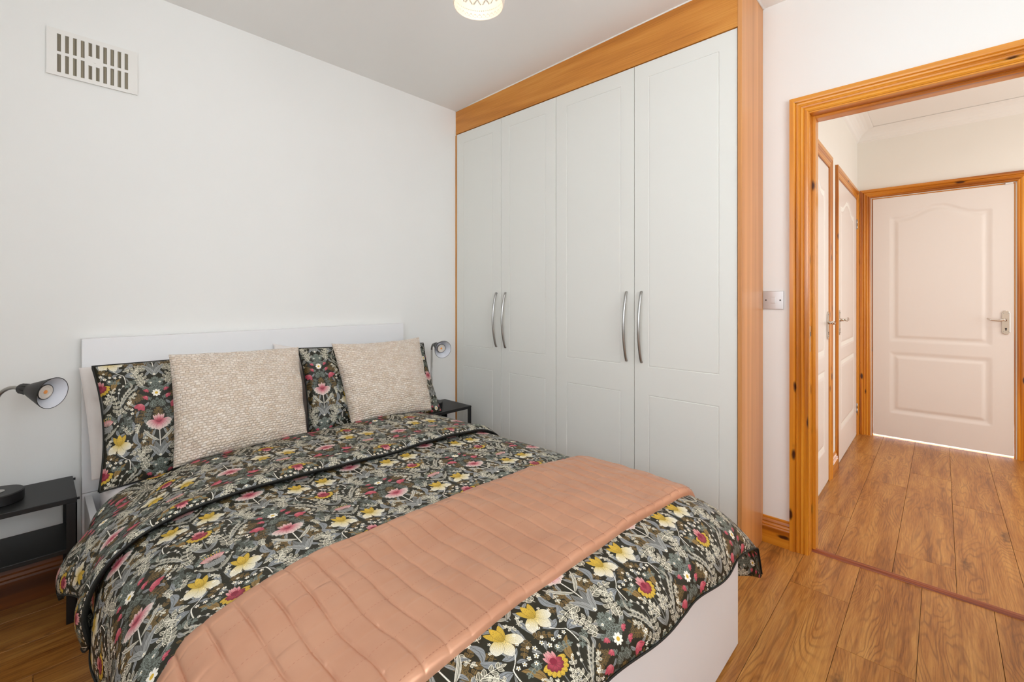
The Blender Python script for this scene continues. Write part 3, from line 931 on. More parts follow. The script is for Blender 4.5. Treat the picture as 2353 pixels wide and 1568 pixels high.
def door_leaf(parent, w, h, to3d, thick=0.035, nx=96, nz=240, z0=0.012):
    """moulded two-panel leaf; a across 0..w, z up, to3d(a, d, z), d out of the face"""
    xs = np.linspace(0, w, nx); zs = np.linspace(z0, h, nz)
    A, Z = np.meshgrid(xs, zs, indexing='ij')
    mx = 0.115 * w / 0.79
    yc = (A - w / 2) / (w / 2 - mx)
    top = h - 0.165 + 0.075 * np.where(np.abs(yc) < 0.78, 0.5 + 0.5 * np.cos(PI * np.clip(yc / 0.78, -1, 1)), 0)
    sdf = lambda zl, zt: np.minimum(np.minimum(A - mx, w - mx - A), np.minimum(Z - zl, zt - Z))
    D = np.maximum(sdf(0.805, top), sdf(0.222, 0.708))
    hgt = np.interp(D, [-0.001, 0.004, 0.010, 0.016, 0.030, 0.040, 0.044], [0, -0.006, -0.0045, -0.007, -0.006, -0.0005, 0.0])
    P = np.zeros(A.shape + (3,))
    for i in range(nx):
        for j in range(nz): P[i, j] = to3d(A[i, j], hgt[i, j], Z[i, j])
    m = MB().grid(P)
    b = len(m.v)
    c = [to3d(0, 0, z0), to3d(w, 0, z0), to3d(w, 0, h), to3d(0, 0, h), to3d(0, -thick, z0), to3d(w, -thick, z0), to3d(w, -thick, h), to3d(0, -thick, h)]
    m.v += [tuple(p) for p in c]
    for q in ((4, 7, 6, 5), (0, 1, 5, 4), (1, 2, 6, 5), (2, 3, 7, 6), (3, 0, 4, 7)): m.face([b + i for i in q])
    return make('door_leaf', m, M['door_white'], parent)


def lever_handle(leaf, a, z, to3d, sgn):
    """plate with rounded ends, screws, keyhole and a scrolled lever pointing along sgn"""
    hw = 0.021
    poly = [(a - hw, z - 0.072), (a - hw * .8, z - 0.074)] + [(a + hw * .8 * math.sin(t), z - 0.074 - 0.013 * math.cos(t)) for t in np.linspace(-PI / 2, PI / 2, 9)] + [(a + hw, z - 0.072), (a + hw, z + 0.072)] + \
           [(a + hw * .8 * math.sin(t), z + 0.074 - 0.013 * math.cos(t)) for t in np.linspace(PI / 2, 3 * PI / 2, 9)] + [(a - hw, z + 0.072)]
    h = make('handle_plate', MB().prism(poly, lambda p, q, d: to3d(p, d, q), 0.0, 0.007), M['chrome'], leaf, bevel=0.002)
    zz = z + 0.018
    m = MB(); m.tube([to3d(a, 0.006, zz), to3d(a, 0.020, zz), to3d(a, 0.030, zz)], [0.011, 0.009, 0.008], 12)
    m.tube([to3d(a, 0.032, zz), to3d(a + sgn * 0.012, 0.038, zz + .001), to3d(a + sgn * 0.04, 0.042, zz - 0.004), to3d(a + sgn * 0.07, 0.044, zz - .003), to3d(a + sgn * 0.088, 0.043, zz + 0.005), to3d(a + sgn * 0.095, 0.040, zz + 0.012)],
           [0.0075, 0.0085, 0.0070, 0.0062, 0.0065, 0.0045], 10)
    make('lever', m, M['chrome'], leaf)
    kz = z - 0.045
    m = MB(); m.tube([to3d(a, 0.0068, kz), to3d(a, 0.0076, kz)], 0.0055, 14)
    m.prism([(a - .003, kz - .014), (a + .003, kz - .014), (a + .002, kz), (a - .002, kz)], lambda p, q, d: to3d(p, d, q), 0.0068, 0.0076)
    make('keyhole', m, M['dark'], leaf)
    for da, dz in ((-.012, .068), (.012, .068), (-.012, -.068), (.012, -.068)):
        make('screw', MB().tube([to3d(a + da, 0.0065, z + dz), to3d(a + da, 0.009, z + dz)], 0.003, 8), M['nickel'], leaf)


def hinge(parent, to3d, a, z):
    m = MB().tube([to3d(a, 0.004, z - 0.04), to3d(a, 0.004, z - 0.001)], 0.005, 10).tube([to3d(a, 0.004, z + 0.001), to3d(a, 0.004, z + 0.04)], 0.005, 10)
    make('hinge', m, M['steel'], parent)


# far hall door (facing us)
d2 = thing('door_2', 'white two-panel arched door at the far end of the hall', 'door', (XH, 0.02, 0), kind='structure')
FX = XH - 0.004
t2 = lambda a, d, z: (FX - d, 0.416 - a, z)
leaf = door_leaf(d2, 0.793, 1.976, t2, z0=0.019)
lever_handle(leaf, 0.753, 0.978, t2, -1)
architrave(d2, (XH - 0.001, 0, 0), (0, 1, 0), (-1, 0, 0), -0.392, 0.431, 1.990, prof=[(w_, d_ * 0.95) for w_, d_ in ARC])
for b in ((FX + .008, XH + .09, 0.4175, 0.432, 0, 1.99), (FX + .008, XH + .09, -0.392, -0.3785, 0, 1.99), (FX + .008, XH + .09, -0.3785, 0.4175, 1.978, 1.99)):
    make('jamb', MB().box(*b), M['pine'], d2)
make('soft_close_stop', MB().box(FX - 0.012, FX + 0.004, -0.372, -0.335, 1.9765, 1.984), M['tag'], d2)

# two doors in the left hall wall
def side_door(name, x0, x1, label, hand, hinges):
    r = thing(name, label, 'door', ((x0 + x1) / 2, YH, 0), kind='structure')
    f = lambda a, d, z: (x0 + a, YH - 0.004 - d, z)
    lf = door_leaf(r, x1 - x0, 1.978, f, nx=80, nz=200, z0=0.010)
    lever_handle(lf, (x1 - x0 - 0.045) if hand > 0 else 0.045, 0.985, f, -1 if hand > 0 else 1)
    architrave(r, (0, YH - 0.001, 0), (1, 0, 0), (0, -1, 0), x0 - 0.004, x1 + 0.004, 1.984, prof=[(w_, d_ * 0.8) for w_, d_ in ARC])
    if hinges:
        for z in (0.23, 1.77): hinge(r, f, (x1 - x0) + 0.006 if hinges > 0 else -0.006, z)
    return r


side_door('door_3', 2.66, 3.452, 'white hall door nearest the doorway, brightly lit, seen edge on', 1, 0)
side_door('door_4', 3.80, 4.738, 'white hall door in the far left corner with silver hinges', -1, 1)

# ------------------------------------------------------------------ WALL FITTINGS
# air vent grille: real slots over a gauze sheet
vx = [0.030, 0.306]; vz0, vz1 = 2.040, 2.2235
vr = thing('vent_grille', 'white slotted air vent grille high on the bed wall', 'vent', (0.168, YB, vz0))
slots = []
for k in range(10):
    a = 0.0597 + k * (0.2635 - 0.0597) / 9; b = a + 0.0112
    if k in (4, 5): slots += [(a, b, 2.150, 2.205), (a, b, 2.056, 2.112)]
    else: slots += [(a, b, 2.136, 2.205), (a, b, 2.054, 2.1245)]
xs = sorted(set([vx[0], vx[1]] + [round(s[0], 5) for s in slots] + [round(s[1], 5) for s in slots]))
zs = sorted(set([vz0, vz1] + [s[2] for s in slots] + [s[3] for s in slots]))
m = MB().cells(xs, zs, lambda x, z: None if any(s[0] - 1e-6 < x < s[1] + 1e-6 and s[2] < z < s[3] for s in slots) else 0.012, lambda x, z, d: (x, YB - d, z), back=0.006)
make('face_plate', m, M['vent'], vr)
m = MB().box(vx[0] + .004, vx[1] - .004, YB - 0.0062, YB - 0.0005, vz0 + .004, vz1 - .004)
make('plate_edge', m, M['vent'], vr)
m = MB().box(vx[0] + .02, vx[1] - .02, YB - 0.0070, YB - 0.0060, vz0 + .008, vz1 - .012)
make('gauze', m, M['gauze'], vr)
m = MB().tube([(0.170, YB - 0.012, 2.130), (0.170, YB - 0.014, 2.130)], 0.004, 10); make('screw', m, M['vent'], vr)

# light switch
sw = thing('light_switch', 'square brushed metal light switch between wardrobe and door frame', 'light switch', (XD, 0.576, 1.106))
make('face_plate', MB().box(XD - 0.008, XD, 0.533, 0.6195, 1.106, 1.191), M['steel'], sw, bevel=0.0012)
make('rocker', MB().box(XD - 0.0115, XD - 0.0075, 0.566, 0.586, 1.134, 1.163), M['steel'], sw, bevel=0.001)
for y in (0.546, 0.606):
    s_ = make('screw', MB().tube([(XD - 0.0078, y, 1.1485), (XD - 0.0094, y, 1.1485)], 0.0035, 12), M['dark_metal'], sw)

# ------------------------------------------------------------------ WARDROBE
XW = 2.089
wr = thing('fitted_wardrobe', 'tall fitted wardrobe with four cream doors and beech surround', 'wardrobe', (2.25, 1.58, 0))
m = MB().box(XW + 0.022, XD - 0.001, 0.640, 2.540, 0.09, 2.40); make('carcass', m, M['dark'], wr)
make('end_panel', MB().box(XW - 0.006, XD - 0.002, 0.620, 0.637, 0.0, 2.538), M['beech_end'], wr, bevel=0.0012)
m = MB(); m.box(XW - 0.004, XW + 0.018, 0.637, YB - 0.004, 2.332, 2.36, axis=1)
b = len(m.v)
Y0, Y1 = 0.637, YB - 0.004
zz0, zz1 = ceil_z(0, Y0) - 0.003, ceil_z(0, Y1) - 0.003
xa, xb = XW - 0.004, XW + 0.018
m = MB()
m.v += [(xa, Y0, 2.332), (xa, Y1, 2.332), (xa, Y1, zz1), (xa, Y0, zz0), (xb, Y0, 2.332), (xb, Y1, 2.332), (xb, Y1, zz1), (xb, Y0, zz0)]
for q in ((0, 3, 2, 1), (4, 5, 6, 7), (0, 1, 5, 4), (2, 3, 7, 6), (0, 4, 7, 3), (1, 2, 6, 5)):
    m.face(q, [(m.v[i][2] + m.v[i][0], m.v[i][1]) for i in q])
make('top_rail', m, M['beech'], wr)
make('filler_strip', MB().box(XW - 0.003, XW + 0.018, 2.5315, YB - 0.001, 0.0, 2.332), M['beech'], wr)
make('plinth', MB().box(XW + 0.045, XW + 0.060, 0.640, 2.530, 0.0, 0.095), M['beech'], wr)
# caulk lines where it meets wall and ceiling
m = MB(); m.tube([(XW - 0.003, YB - 0.002, 2.325), (XW - 0.003, YB - 0.002, zz1)], 0.0045, 6)
m.tube([(XW - 0.003, y, ceil_z(0, y) - 0.002) for y in np.linspace(YB - .004, 0.62, 8)], 0.0045, 6)
m.tube([(x, 0.618, ceil_z(0, .618) - 0.002) for x in np.linspace(XW - .003, XD - .004, 4)], 0.0045, 6)
make('caulk_bead', m, M['caulk'], wr)

edges = [(2.0815, 2.5295), (1.6315, 2.0785), (1.1305, 1.6285), (0.6405, 1.1275)]
gz = [(0.82, 2.252), (0.155, 0.675)]
for i, (ya, yb) in enumerate(edges):
    hand_right = i in (0, 2)                       # handle on the low-Y side
    mg = 0.078
    rect = [(ya + mg, yb - mg, z0, z1) for z0, z1 in gz]
    g = 0.0022
    ys_ = sorted(set([ya, yb] + [v for r_ in rect for v in (r_[0] - g, r_[0] + g, r_[1] - g, r_[1] + g)]))
    zs_ = sorted(set([0.10, 2.328] + [v for r_ in rect for v in (r_[2] - g, r_[2] + g, r_[3] - g, r_[3] + g)]))

    def dep(y, z, rect=rect):
        for y0, y1, z0, z1 in rect:
            if y0 - g < y < y1 + g and z0 - g < z < z1 + g and not (y0 + g < y < y1 - g and z0 + g < z < z1 - g): return -0.0025
        return 0.0
    m = MB().cells(ys_, zs_, dep, lambda y, z, d: (XW - d, y, z), back=-0.018)
    dr = make('door', m, M['ward_door'], wr, bevel=0.0011)
    hy = ya + 0.040 if hand_right else yb - 0.040
    pts = [(XW + 0.004, hy, 0.838)] + [(XW - 0.006 - 0.030 * math.sin(PI * t) ** 0.8, hy, 0.838 + 0.350 * t) for t in np.linspace(0.0, 1, 21)] + [(XW + 0.004, hy, 1.188)]
    rr = [0.0062] + [0.0062 + 0.0012 * math.sin(PI * t) for t in np.linspace(0, 1, 21)] + [0.0062]
    make('handle', MB().tube(pts, rr, 12), M['nickel'], dr)

# ------------------------------------------------------------------ BED
bd = thing('bed', 'white double bed with a plain panel headboard and low footboard', 'bed', (0.874, 1.5, 0))
BX0, BX1 = 0.129, 1.619
m = MB().box(BX0, BX1, 2.492, YB - 0.008, 0.376, 0.995).box(BX0, BX1, 2.492, YB - .008, 0.0, 0.374)
make('headboard', m, M['bed_white'], bd, bevel=0.0012)
make('footboard', MB().box(BX0 + .012, 1.607, 0.490, 0.532, 0.012, 0.38), M['bed_white'], bd, bevel=0.0015)
for xa_, xb_ in ((BX0 + 0.007, BX0 + 0.029), (1.583, 1.605)):
    make('side_rail', MB().box(xa_, xb_, 0.532, 2.492, 0.03, 0.365), M['bed_white'], bd, bevel=0.0015)
make('slat_base', MB().box(BX0 + 0.03, 1.582, 0.533, 2.491, 0.22, 0.262), M['bed_white'], bd)

mt = tag(make('mattress', MB().box(0.178, 1.568, 0.545, 2.470, 0.263, 0.462), M['sheet'], None, (0.87, 1.5, 0.263), bevel=0.04), 'mattress in a smooth white sheet under the floral duvet', 'mattress')
mt.modifiers['bevel'].segments = 5
for p in mt.data.polygons: p.use_smooth = True

# ---- duvet: swept cross-section that falls over sides and foot
cs = catmull([(0.104, 0.235), (0.106, 0.30), (0.116, 0.365), (0.140, 0.425), (0.185, 0.470), (0.265, 0.503), (0.42, 0.520), (0.62, 0.524), (0.90, 0.526), (1.18, 0.524),
              (1.38, 0.518), (1.50, 0.505), (1.575, 0.475), (1.622, 0.425), (1.645, 0.36), (1.652, 0.28), (1.650, 0.185)], 900)
arc = np.concatenate([[0], np.cumsum(np.hypot(*np.diff(cs, axis=0).T))]); SL = arc[-1]
# foot: (y, dz)
fc = catmull([(0.452, -0.148), (0.456, -0.118), (0.470, -0.085), (0.500, -0.052), (0.555, -0.022), (0.64, -0.006), (0.76, 0.0), (0.95, 0.0), (1.2, 0.0), (1.5, 0), (1.8, 0), (2.12, 0.0)], 900)
farc = np.concatenate([[0], np.cumsum(np.hypot(*np.diff(fc, axis=0).T))]); FL = farc[-1]
n1, n2, n3 = snoise(11, 16, 1.0, 3.2), snoise(12, 14, 3.0, 7.0), snoise(14, 10, 0.6, 1.6)
S_AX = float(np.interp(0.475, cs[250:650, 0], arc[250:650]))       # where a print axis falls
T_130 = float(np.interp(1.30, fc[:, 0], farc))


def duvet_pt(s, t, lift=0.0):
    x = np.interp(s, arc, cs[:, 0]); z = np.interp(s, arc, cs[:, 1])
    y = np.interp(t, farc, fc[:, 0]); dz = np.interp(t, farc, fc[:, 1])
    zs0 = z
    side = np.clip((0.50 - z) / 0.20, 0, 1); left = (x < 0.8)
    drop = np.clip(-dz / 0.15, 0, 1)
    # foot hem rises towards the left
    k = np.interp(x, [0.1, 0.5, 0.75, 1.1, 1.5, 1.7], [0.30, 0.35, 0.55, 0.98, 1.0, 1.12])
    z = z + dz * k * (1 - 0.92 * np.where(left, 0.0, side))
    y = y + (1 - k) * 0.012 * drop
    # gentle swells on top, soft flutes on the hanging parts
    top = (1 - side) * (1 - drop)
    z = z + top * (0.0065 * n1(x, y) + 0.0022 * n2(x, y))
    z = z + 0.5 * side * (1 - drop) * 0.008 * n1(x * 0 + 0.3, y * 1.5)
    fl = np.sin(y * 15 + 1.3 * n3(x, y)) * 0.010 + 0.007 * n1(y * 1.3, y * 0.4)
    x = x + np.where(left, fl * side * np.interp(y, [.4, 2.0], [1.0, .8]), -fl * side * 0.8)
    y = y + drop * (0.007 * np.sin(x * 17 + 0.6) + 0.006 * n1(x, x * .3)) * np.clip(drop, 0, 1)
    z = z + drop * 0.010 * np.sin(x * 11 + 2.0) * drop
    # loose corner tail at the right of the foot
    cr = np.exp(-((y - 0.45) / 0.10) ** 2) * np.clip((x - 1.55) / 0.09, 0, 1)
    x = x + 0.115 * cr * np.clip((0.50 - zs0) / 0.31, 0, 1) ** 1.25; y = y + 0.012 * cr * side
    return x, y, z + lift


def normals(P):
    du = np.gradient(P, axis=0); dv = np.gradient(P, axis=1)
    n = np.cross(du, dv); n /= np.maximum(np.linalg.norm(n, axis=2, keepdims=True), 1e-9)
    return n


ns, nt = 250, 300
sg = np.linspace(0, SL, ns); tg = np.linspace(0, FL - 0.03, nt)
Sg, Tg = np.meshgrid(sg, tg, indexing='ij')
X, Y, Z = duvet_pt(Sg, Tg)
P = np.stack([X, Y, Z], -1)
UV = np.stack([(Sg - S_AX) / RX + 0.5, (Tg - T_130) / RY + (1 - 470 / TH)], -1)
du = tag(make('duvet', MB().grid(P, UV), [M['floral'], M['piping']], None, (0.87, 1.3, 0.30), solid=0.014), 'dark floral duvet with pink and yellow flowers spread over the bed', 'duvet')


def piping(P, idx, parent, r=0.0023):
    make('piping', MB().tube([tuple(p) for p in idx], r, 6), M['piping'], parent)


piping(P, [P[i, 0] + np.array((0, -.002, 0)) for i in range(0, ns, 2)], du)
piping(P, [P[0, j] + np.array((-.002, 0, 0)) for j in range(0, nt, 2)], du)
piping(P, [P[-1, j] + np.array((.002, 0, 0)) for j in range(0, nt, 2)], du)

# ---- the top of the duvet turned back over itself
cs2 = catmull([(0.075, 0.240), (0.062, 0.30), (0.068, 0.355), (0.098, 0.420), (0.150, 0.475), (0.235, 0.515), (0.40, 0.540), (0.62, 0.546), (0.90, 0.548), (1.18, 0.546),
               (1.38, 0.540), (1.50, 0.525), (1.585, 0.490), (1.635, 0.435), (1.66, 0.365), (1.665, 0.30)], 900)
arc2 = np.concatenate([[0], np.cumsum(np.hypot(*np.diff(cs2, axis=0).T))]); SL2 = arc2[-1]
nf_s, nf_t = 230, 110


def flap_pt(s, q):
    """q 0 at the piped edge lying on the bed, 1 at the fold, >1 wraps round the fold"""
    x = np.interp(s, arc2, cs2[:, 0]); z = np.interp(s, arc2, cs2[:, 1])
    side = np.clip((0.51 - z) / 0.22, 0, 1); left = x < 0.8
    y0 = 1.620 + 0.016 * np.sin(x * 4.2) + np.where(left, side * -0.02, 0.0)
    y1 = np.interp(x, [0.05, 0.10, 0.20, 0.30, 0.40, 0.55, 1.3, 1.58, 1.66], [1.91, 1.905, 1.925, 1.985, 2.05, 2.10, 2.10, 2.02, 1.95])
    qq = np.clip(q, 0, 1)
    y = y0 + (y1 - y0) * qq
    lip = np.sin(np.clip((q - 0.93) / 0.14, 0, 1) * PI)                      # the rounded fold
    over = np.clip((q - 1.0) / 0.07, 0, 1)
    z = z - 0.030 * over * (1 - side * .3) - 0.006 * np.clip((q - 0.9) / 0.1, 0, 1)
    y = y + 0.012 * lip - 0.006 * over
    edge = np.exp(-q / 0.045)
    z = z - 0.009 * edge * (1 - side)
    z = z + (1 - side) * (0.007 * n1(x + 3, y) + 0.003 * n2(x, y + 2)) + 0.012 * np.exp(-((q - 0.10) / 0.09) ** 2) * (1 - side)
    # two tails at the hanging left side
    lobe = np.where(left, side, 0.0)
    bulge = np.interp(qq, [0, 0.08, 0.18, 0.30, 0.42, 0.60, 0.80, 0.92, 1.0], [0.026, 0.012, 0.010, 0.034, 0.036, 0.012, -0.014, -0.020, -0.008])
    x = x + lobe * bulge
    z = z - lobe * np.interp(qq, [0, 0.2, 0.4, 0.7, 1.0], [0.0, 0.012, 0.0, -0.01, -0.02])
    rl = np.where(left, 0.0, side)
    x = x + rl * 0.012 * np.sin(qq * 7)
    return x, y, z


sg2 = np.linspace(0, SL2, nf_s); qg = np.linspace(0, 1.07, nf_t)
Sg, Qg = np.meshgrid(np.linspace(0, 1, nf_s), qg, indexing='ij')
s_start = np.interp(Qg, [0.0, 0.05, 0.20, 0.30, 0.42, 0.60, 0.85, 0.95, 1.07], [0.02, 0.0, 0.0, 0.03, 0.085, 0.075, 0.045, 0.03, 0.03])
Sg = s_start + (SL2 - s_start) * Sg
X, Y, Z = flap_pt(Sg, Qg)
PF = np.stack([X, Y, Z], -1)
S2 = float(np.interp(0.475, cs2[250:650, 0], arc2[250:650]))
UV = np.stack([-(Sg - S2) / RX + 0.5, -(Qg * 0.48 - 0.20) / RY + (1 - 470 / TH)], -1)
fp = make('folded_top', MB().grid(PF, UV), [M['floral'], M['piping']], du, solid=0.012)
make('piping', MB().tube([tuple(PF[i, 0] + np.array((0, -.003, .001))) for i in range(0, nf_s, 2)], 0.0034, 6), M['piping'], fp)
make('piping', MB().tube([tuple(PF[0, j] + np.array((-.001, 0, 0))) for j in range(0, nf_t, 2)], 0.0022, 6), M['piping'], fp)

# ---- satin throw across the foot of the bed
ts0, ts1 = arc[10], float(arc[np.argmin(np.abs(cs[:, 0] - 1.612) + (cs[:, 0] < 1.3) * 9)])
nu_, nv_ = 900, 170
a = np.linspace(0, 1, nu_); b_ = np.linspace(0, 1, nv_)
A, B = np.meshgrid(a, b_, indexing='ij')
Sg = ts0 + (ts1 - ts0) * A
xt = np.interp(Sg, arc, cs[:, 0])
ynear = np.interp(xt, [0.1, 0.2, 0.45, 0.7, 1.2, 1.52, 1.6], [0.585, 0.60, 0.622, 0.640, 0.634, 0.622, 0.630])
yfar = np.interp(xt, [0.1, 0.14, 0.165, 0.21, 0.32, 0.5, 0.9, 1.3, 1.55, 1.61], [0.97, 1.01, 1.05, 1.085, 1.105, 1.12, 1.12, 1.085, 1.055, 1.03])
Yt = ynear + (yfar - ynear) * B
Tt = np.interp(Yt, fc[:, 0], farc)
X, Y, Z = duvet_pt(Sg, Tt)
PT = np.stack([X, Y, Z], -1); N = normals(PT)
W = 0.47
nq0 = snoise(30, 10, 2, 6)
de = np.minimum(B * W, (1 - B) * W); de = np.minimum(de, (1 - A) * (ts1 - ts0)); 
thick = 0.016 * (1 - np.exp(-de / 0.0045))
Uq = (Sg + 0.006 * nq0(Sg * .5, Yt)) / 0.0535; Vq = B * W / 0.094
cu = np.abs(np.mod(Uq, 1.0) - 0.5) * 2; cv = np.abs(np.mod(Vq - 0.5, 1.0) - 0.5) * 2
nq = snoise(31, 12, 4, 11)
puff = 0.0052 * (1 - cu ** 10) + 0.0028 * (1 - cu ** 3) + 0.0014 * (1 - cv ** 14)
puff = puff * (0.85 + 0.3 * nq(Sg * 0.6, Yt)) * (0.45 + 0.55 * np.clip((de - 0.01) / 0.03, 0, 1)) * np.clip(de / 0.012, 0, 1)
wr_ = 0.0022 * snoise(33, 16, 5, 16)(Sg * 0.6, Yt * 1.2)
PT = PT + N * (thick + puff + wr_ * np.clip(de / .02, 0, 1))[..., None]
th = tag(make('bed_throw', MB().grid(PT, np.stack([Sg, Yt], -1)), M['satin'], None, (0.87, 0.86, 0.50)), 'copper coloured quilted satin throw laid across the foot of the duvet', 'throw')
# stitch seams
nn = normals(PT)
for k in range(1, int(W / 0.094) + 1):
    j = int(np.clip(round((k * 0.094 - 0.047 + 0.047) / W * (nv_ - 1)), 1, nv_ - 2))
    m = MB()
    for i in range(4, nu_ - 8, 4):
        m.tube([tuple(PT[i, j] + nn[i, j] * 0.0002), tuple(PT[i + 2, j] + nn[i + 2, j] * 0.0001)], 0.00035, 4, caps=False)
    make('stitching', m, M['stitch'], th)
m = MB()
for j in (6,):
    for i in range(4, nu_ - 8, 4):
        m.tube([tuple(PT[i, j] + nn[i, j] * 0.0003), tuple(PT[i + 2, j] + nn[i + 2, j] * 0.0003)], 0.0007, 4, caps=False)
make('hem_stitching', m, M['stitch'], th)


# ---- pillows and cushions
def pillow(name, bl, br, tl, tr, thick, mat, label, cat, seed, uvs=1.0, bow=0.05, flange=0.0, wrink=0.004, uv0=(0, 0), floral=False, pipe=False, group=None, sag=0.0, n=64, pw=0.42, bow_top=None, creases=0.0):
    bl, br, tl, tr = (np.array(v, float) for v in (bl, br, tl, tr))
    u = np.linspace(-1, 1, n); v = np.linspace(-1, 1, n)
    U, V = np.meshgrid(u, v, indexing='ij')
    wdt = np.linalg.norm(br - bl); hgt = np.linalg.norm(tl - bl)
    bt = bow if bow_top is None else bow_top
    Ub = U * (1 - bow * (1 - V ** 2) * np.abs(U) ** 2)
    Vb = V * (1 - np.where(V > 0, bt, bow) * (1 - U ** 2) * np.abs(V) ** 2)
    a = (Ub + 1) / 2; b = (Vb + 1) / 2
    C = ((1 - a) * (1 - b))[..., None] * bl + (a * (1 - b))[..., None] * br + ((1 - a) * b)[..., None] * tl + (a * b)[..., None] * tr
    nrm = np.cross(br - bl, tl - bl); nrm /= np.linalg.norm(nrm)         # towards the room
    f = 1 - flange
    uu = np.clip(np.abs(U) / f, 0, 1); vv = np.clip(np.abs(V) / f, 0, 1)
    prof = ((1 - uu ** 2.2) * (1 - vv ** 2.2)) ** pw
    sagf = 1 + sag * (-V)
    nz = snoise(seed, 16, 1.5, 5); nz2 = snoise(seed + 1, 18, 6, 15)
    X_, Y_ = U * wdt / 2, V * hgt / 2
    edge = np.exp(-(1 - np.maximum(uu, vv)) / 0.18)
    crease = 0.0 if floral else creases * np.abs(np.sin(21 * (X_ * 0.62 + Y_ * 0.78) + 2.2 * nz(X_ * .8, Y_ * .8))) ** 0.5 * np.clip(0.55 - V + 0.3 * U, 0, 1)
    h = thick * prof * sagf * (1 + 0.10 * nz(X_, Y_)) - crease * np.minimum(prof * 2, 1) + wrink * (nz2(X_, Y_) * (0.35 + edge)) * np.minimum(prof * 3, 1) + 0.0015
    front = C + nrm * h[..., None]; back = C - nrm * (thick * prof * 0.9 * sagf + 0.0015)[..., None]
    if floral:
        UV = np.stack([(X_ + wdt / 2 - uv0[0]) / RX + 0.5, (Y_ + hgt / 2 - uv0[1]) / RY + (1 - 470 / TH)], -1)
    else:
        UV = np.stack([X_ + 3, Y_ + 3], -1)
    m = MB().grid(front, UV).grid(back, UV, flip=True)
    # rim
    rim = [(i, 0) for i in range(n)] + [(n - 1, j) for j in range(1, n)] + [(i, n - 1) for i in range(n - 2, -1, -1)] + [(0, j) for j in range(n - 2, 0, -1)]
    N2 = n * n
    for k in range(len(rim)):
        i, j = rim[k]; i2, j2 = rim[(k + 1) % len(rim)]
        m.face([i * n + j, N2 + i * n + j, N2 + i2 * n + j2, i2 * n + j2], [tuple(UV[i, j]), tuple(UV[i, j]), tuple(UV[i2, j2]), tuple(UV[i2, j2])], True)
    o = tag(make(name, m, mat, None, tuple((bl + br) / 2)), label, cat, group)
    if pipe:
        make('piping', MB().tube([tuple(C[i, j]) for i, j in rim] + [tuple(C[rim[0]])], 0.0042, 6), M['piping'], o)
    return o


pillow('pillow', (0.150, 2.375, 0.455), (0.84, 2.375, 0.455), (0.118, 2.455, 0.885), (0.84, 2.462, 0.895), 0.060, M['pillow_white'], 'plain white pillow sticking out left behind the floral pillow', 'pillow', 51, bow=0.02, wrink=0.010, flange=0.06)
pillow('pillow', (0.845, 2.37, 0.455), (1.55, 2.37, 0.455), (0.835, 2.470, 0.925), (1.52, 2.462, 0.87), 0.045, M['pillow_white'], 'plain white pillow mostly hidden between headboard and right floral pillow', 'pillow', 53, bow=0.03, wrink=0.010, flange=0.06, bow_top=0.16)
pillow('pillow', (0.158, 2.195, 0.462), (0.875, 2.21, 0.465), (0.150, 2.345, 0.898), (0.880, 2.36, 0.905), 0.070, M['floral'], 'dark floral pillow with black piping at the left end of the headboard', 'pillow', 61,
       bow=0.062, floral=True, pipe=True, uv0=(0.172, 0.213), wrink=0.003, bow_top=0.015)
pillow('pillow', (0.905, 2.215, 0.475), (1.697, 2.20, 0.470), (0.905, 2.335, 0.905), (1.680, 2.365, 0.872), 0.070, M['floral'], 'dark floral pillow with black piping at the right end of the headboard', 'pillow', 63,
       bow=0.05, floral=True, pipe=True, uv0=(0.070, 0.235), wrink=0.003, bow_top=0.02)
pillow('cushion', (0.356, 2.085, 0.522), (0.862, 2.115, 0.532), (0.372, 2.265, 0.930), (0.890, 2.290, 0.917), 0.078, M['cushion'], 'larger champagne quilted cushion in front of the left floral pillow', 'cushion', 71,
       bow=0.035, wrink=0.0065, sag=0.18, bow_top=0.03, n=110, creases=0.006)
pillow('cushion', (1.075, 2.110, 0.530), (1.545, 2.095, 0.522), (1.040, 2.255, 0.925), (1.583, 2.270, 0.922), 0.076, M['cushion'], 'smaller champagne quilted cushion leaning on the right floral pillow', 'cushion', 73,
       bow=0.04, wrink=0.0065, sag=0.18, bow_top=0.07, n=110, creases=0.006)

# ------------------------------------------------------------------ BEDSIDE TABLES
def bedside(x0, x1, y0, y1, label):
    r = thing('bedside_table', label, 'bedside table', ((x0 + x1) / 2, (y0 + y1) / 2, 0), 'black metal bedside tables')
    zt, zs_ = 0.447, 0.268
    make('table_top', MB().box(x0, x1, y0, y1, zt - 0.018, zt), M['black_metal'], r, bevel=0.0015)
    make('shelf', MB().box(x0 + .004, x1 - .004, y0 + .004, y1 - .004, zs_ - 0.016, zs_), M['black_metal'], r, bevel=0.0015)
    L, t = 0.028, 0.004
    for sx, sy in ((0, 0), (1, 0), (0, 1), (1, 1)):
        xa, xb = (x0, x0 + L) if sx == 0 else (x1 - L, x1)
        ya, yb = (y0, y0 + L) if sy == 0 else (y1 - L, y1)
        xo, yo = (x0 if sx == 0 else x1 - t), (y0 if sy == 0 else y1 - t)
        m = MB().box(xa, xb, yo, yo + t, 0, zt - 0.018).box(xo, xo + t, ya, yb, 0, zt - 0.018)
        lg = make('leg', m, M['black_metal'], r, bevel=0.0008)
        for z in (zt - 0.009, zs_ - 0.008):
            xo2 = x0 - 0.003 if sx == 0 else x1 + 0.003; yc = ya + 0.010
            make('bolt', MB().tube([(xo2 - .004, yc, z), (xo2 + .004, yc, z)], 0.0045, 10), M['black_metal'], lg)
    return r


bedside(-0.285, 0.104, 2.250, 2.528, 'black bedside table left of the bed, seen with its lower shelf')
bedside(1.640, 1.979, 2.248, 2.528, 'black bedside table between bed and wardrobe, only its corner showing')


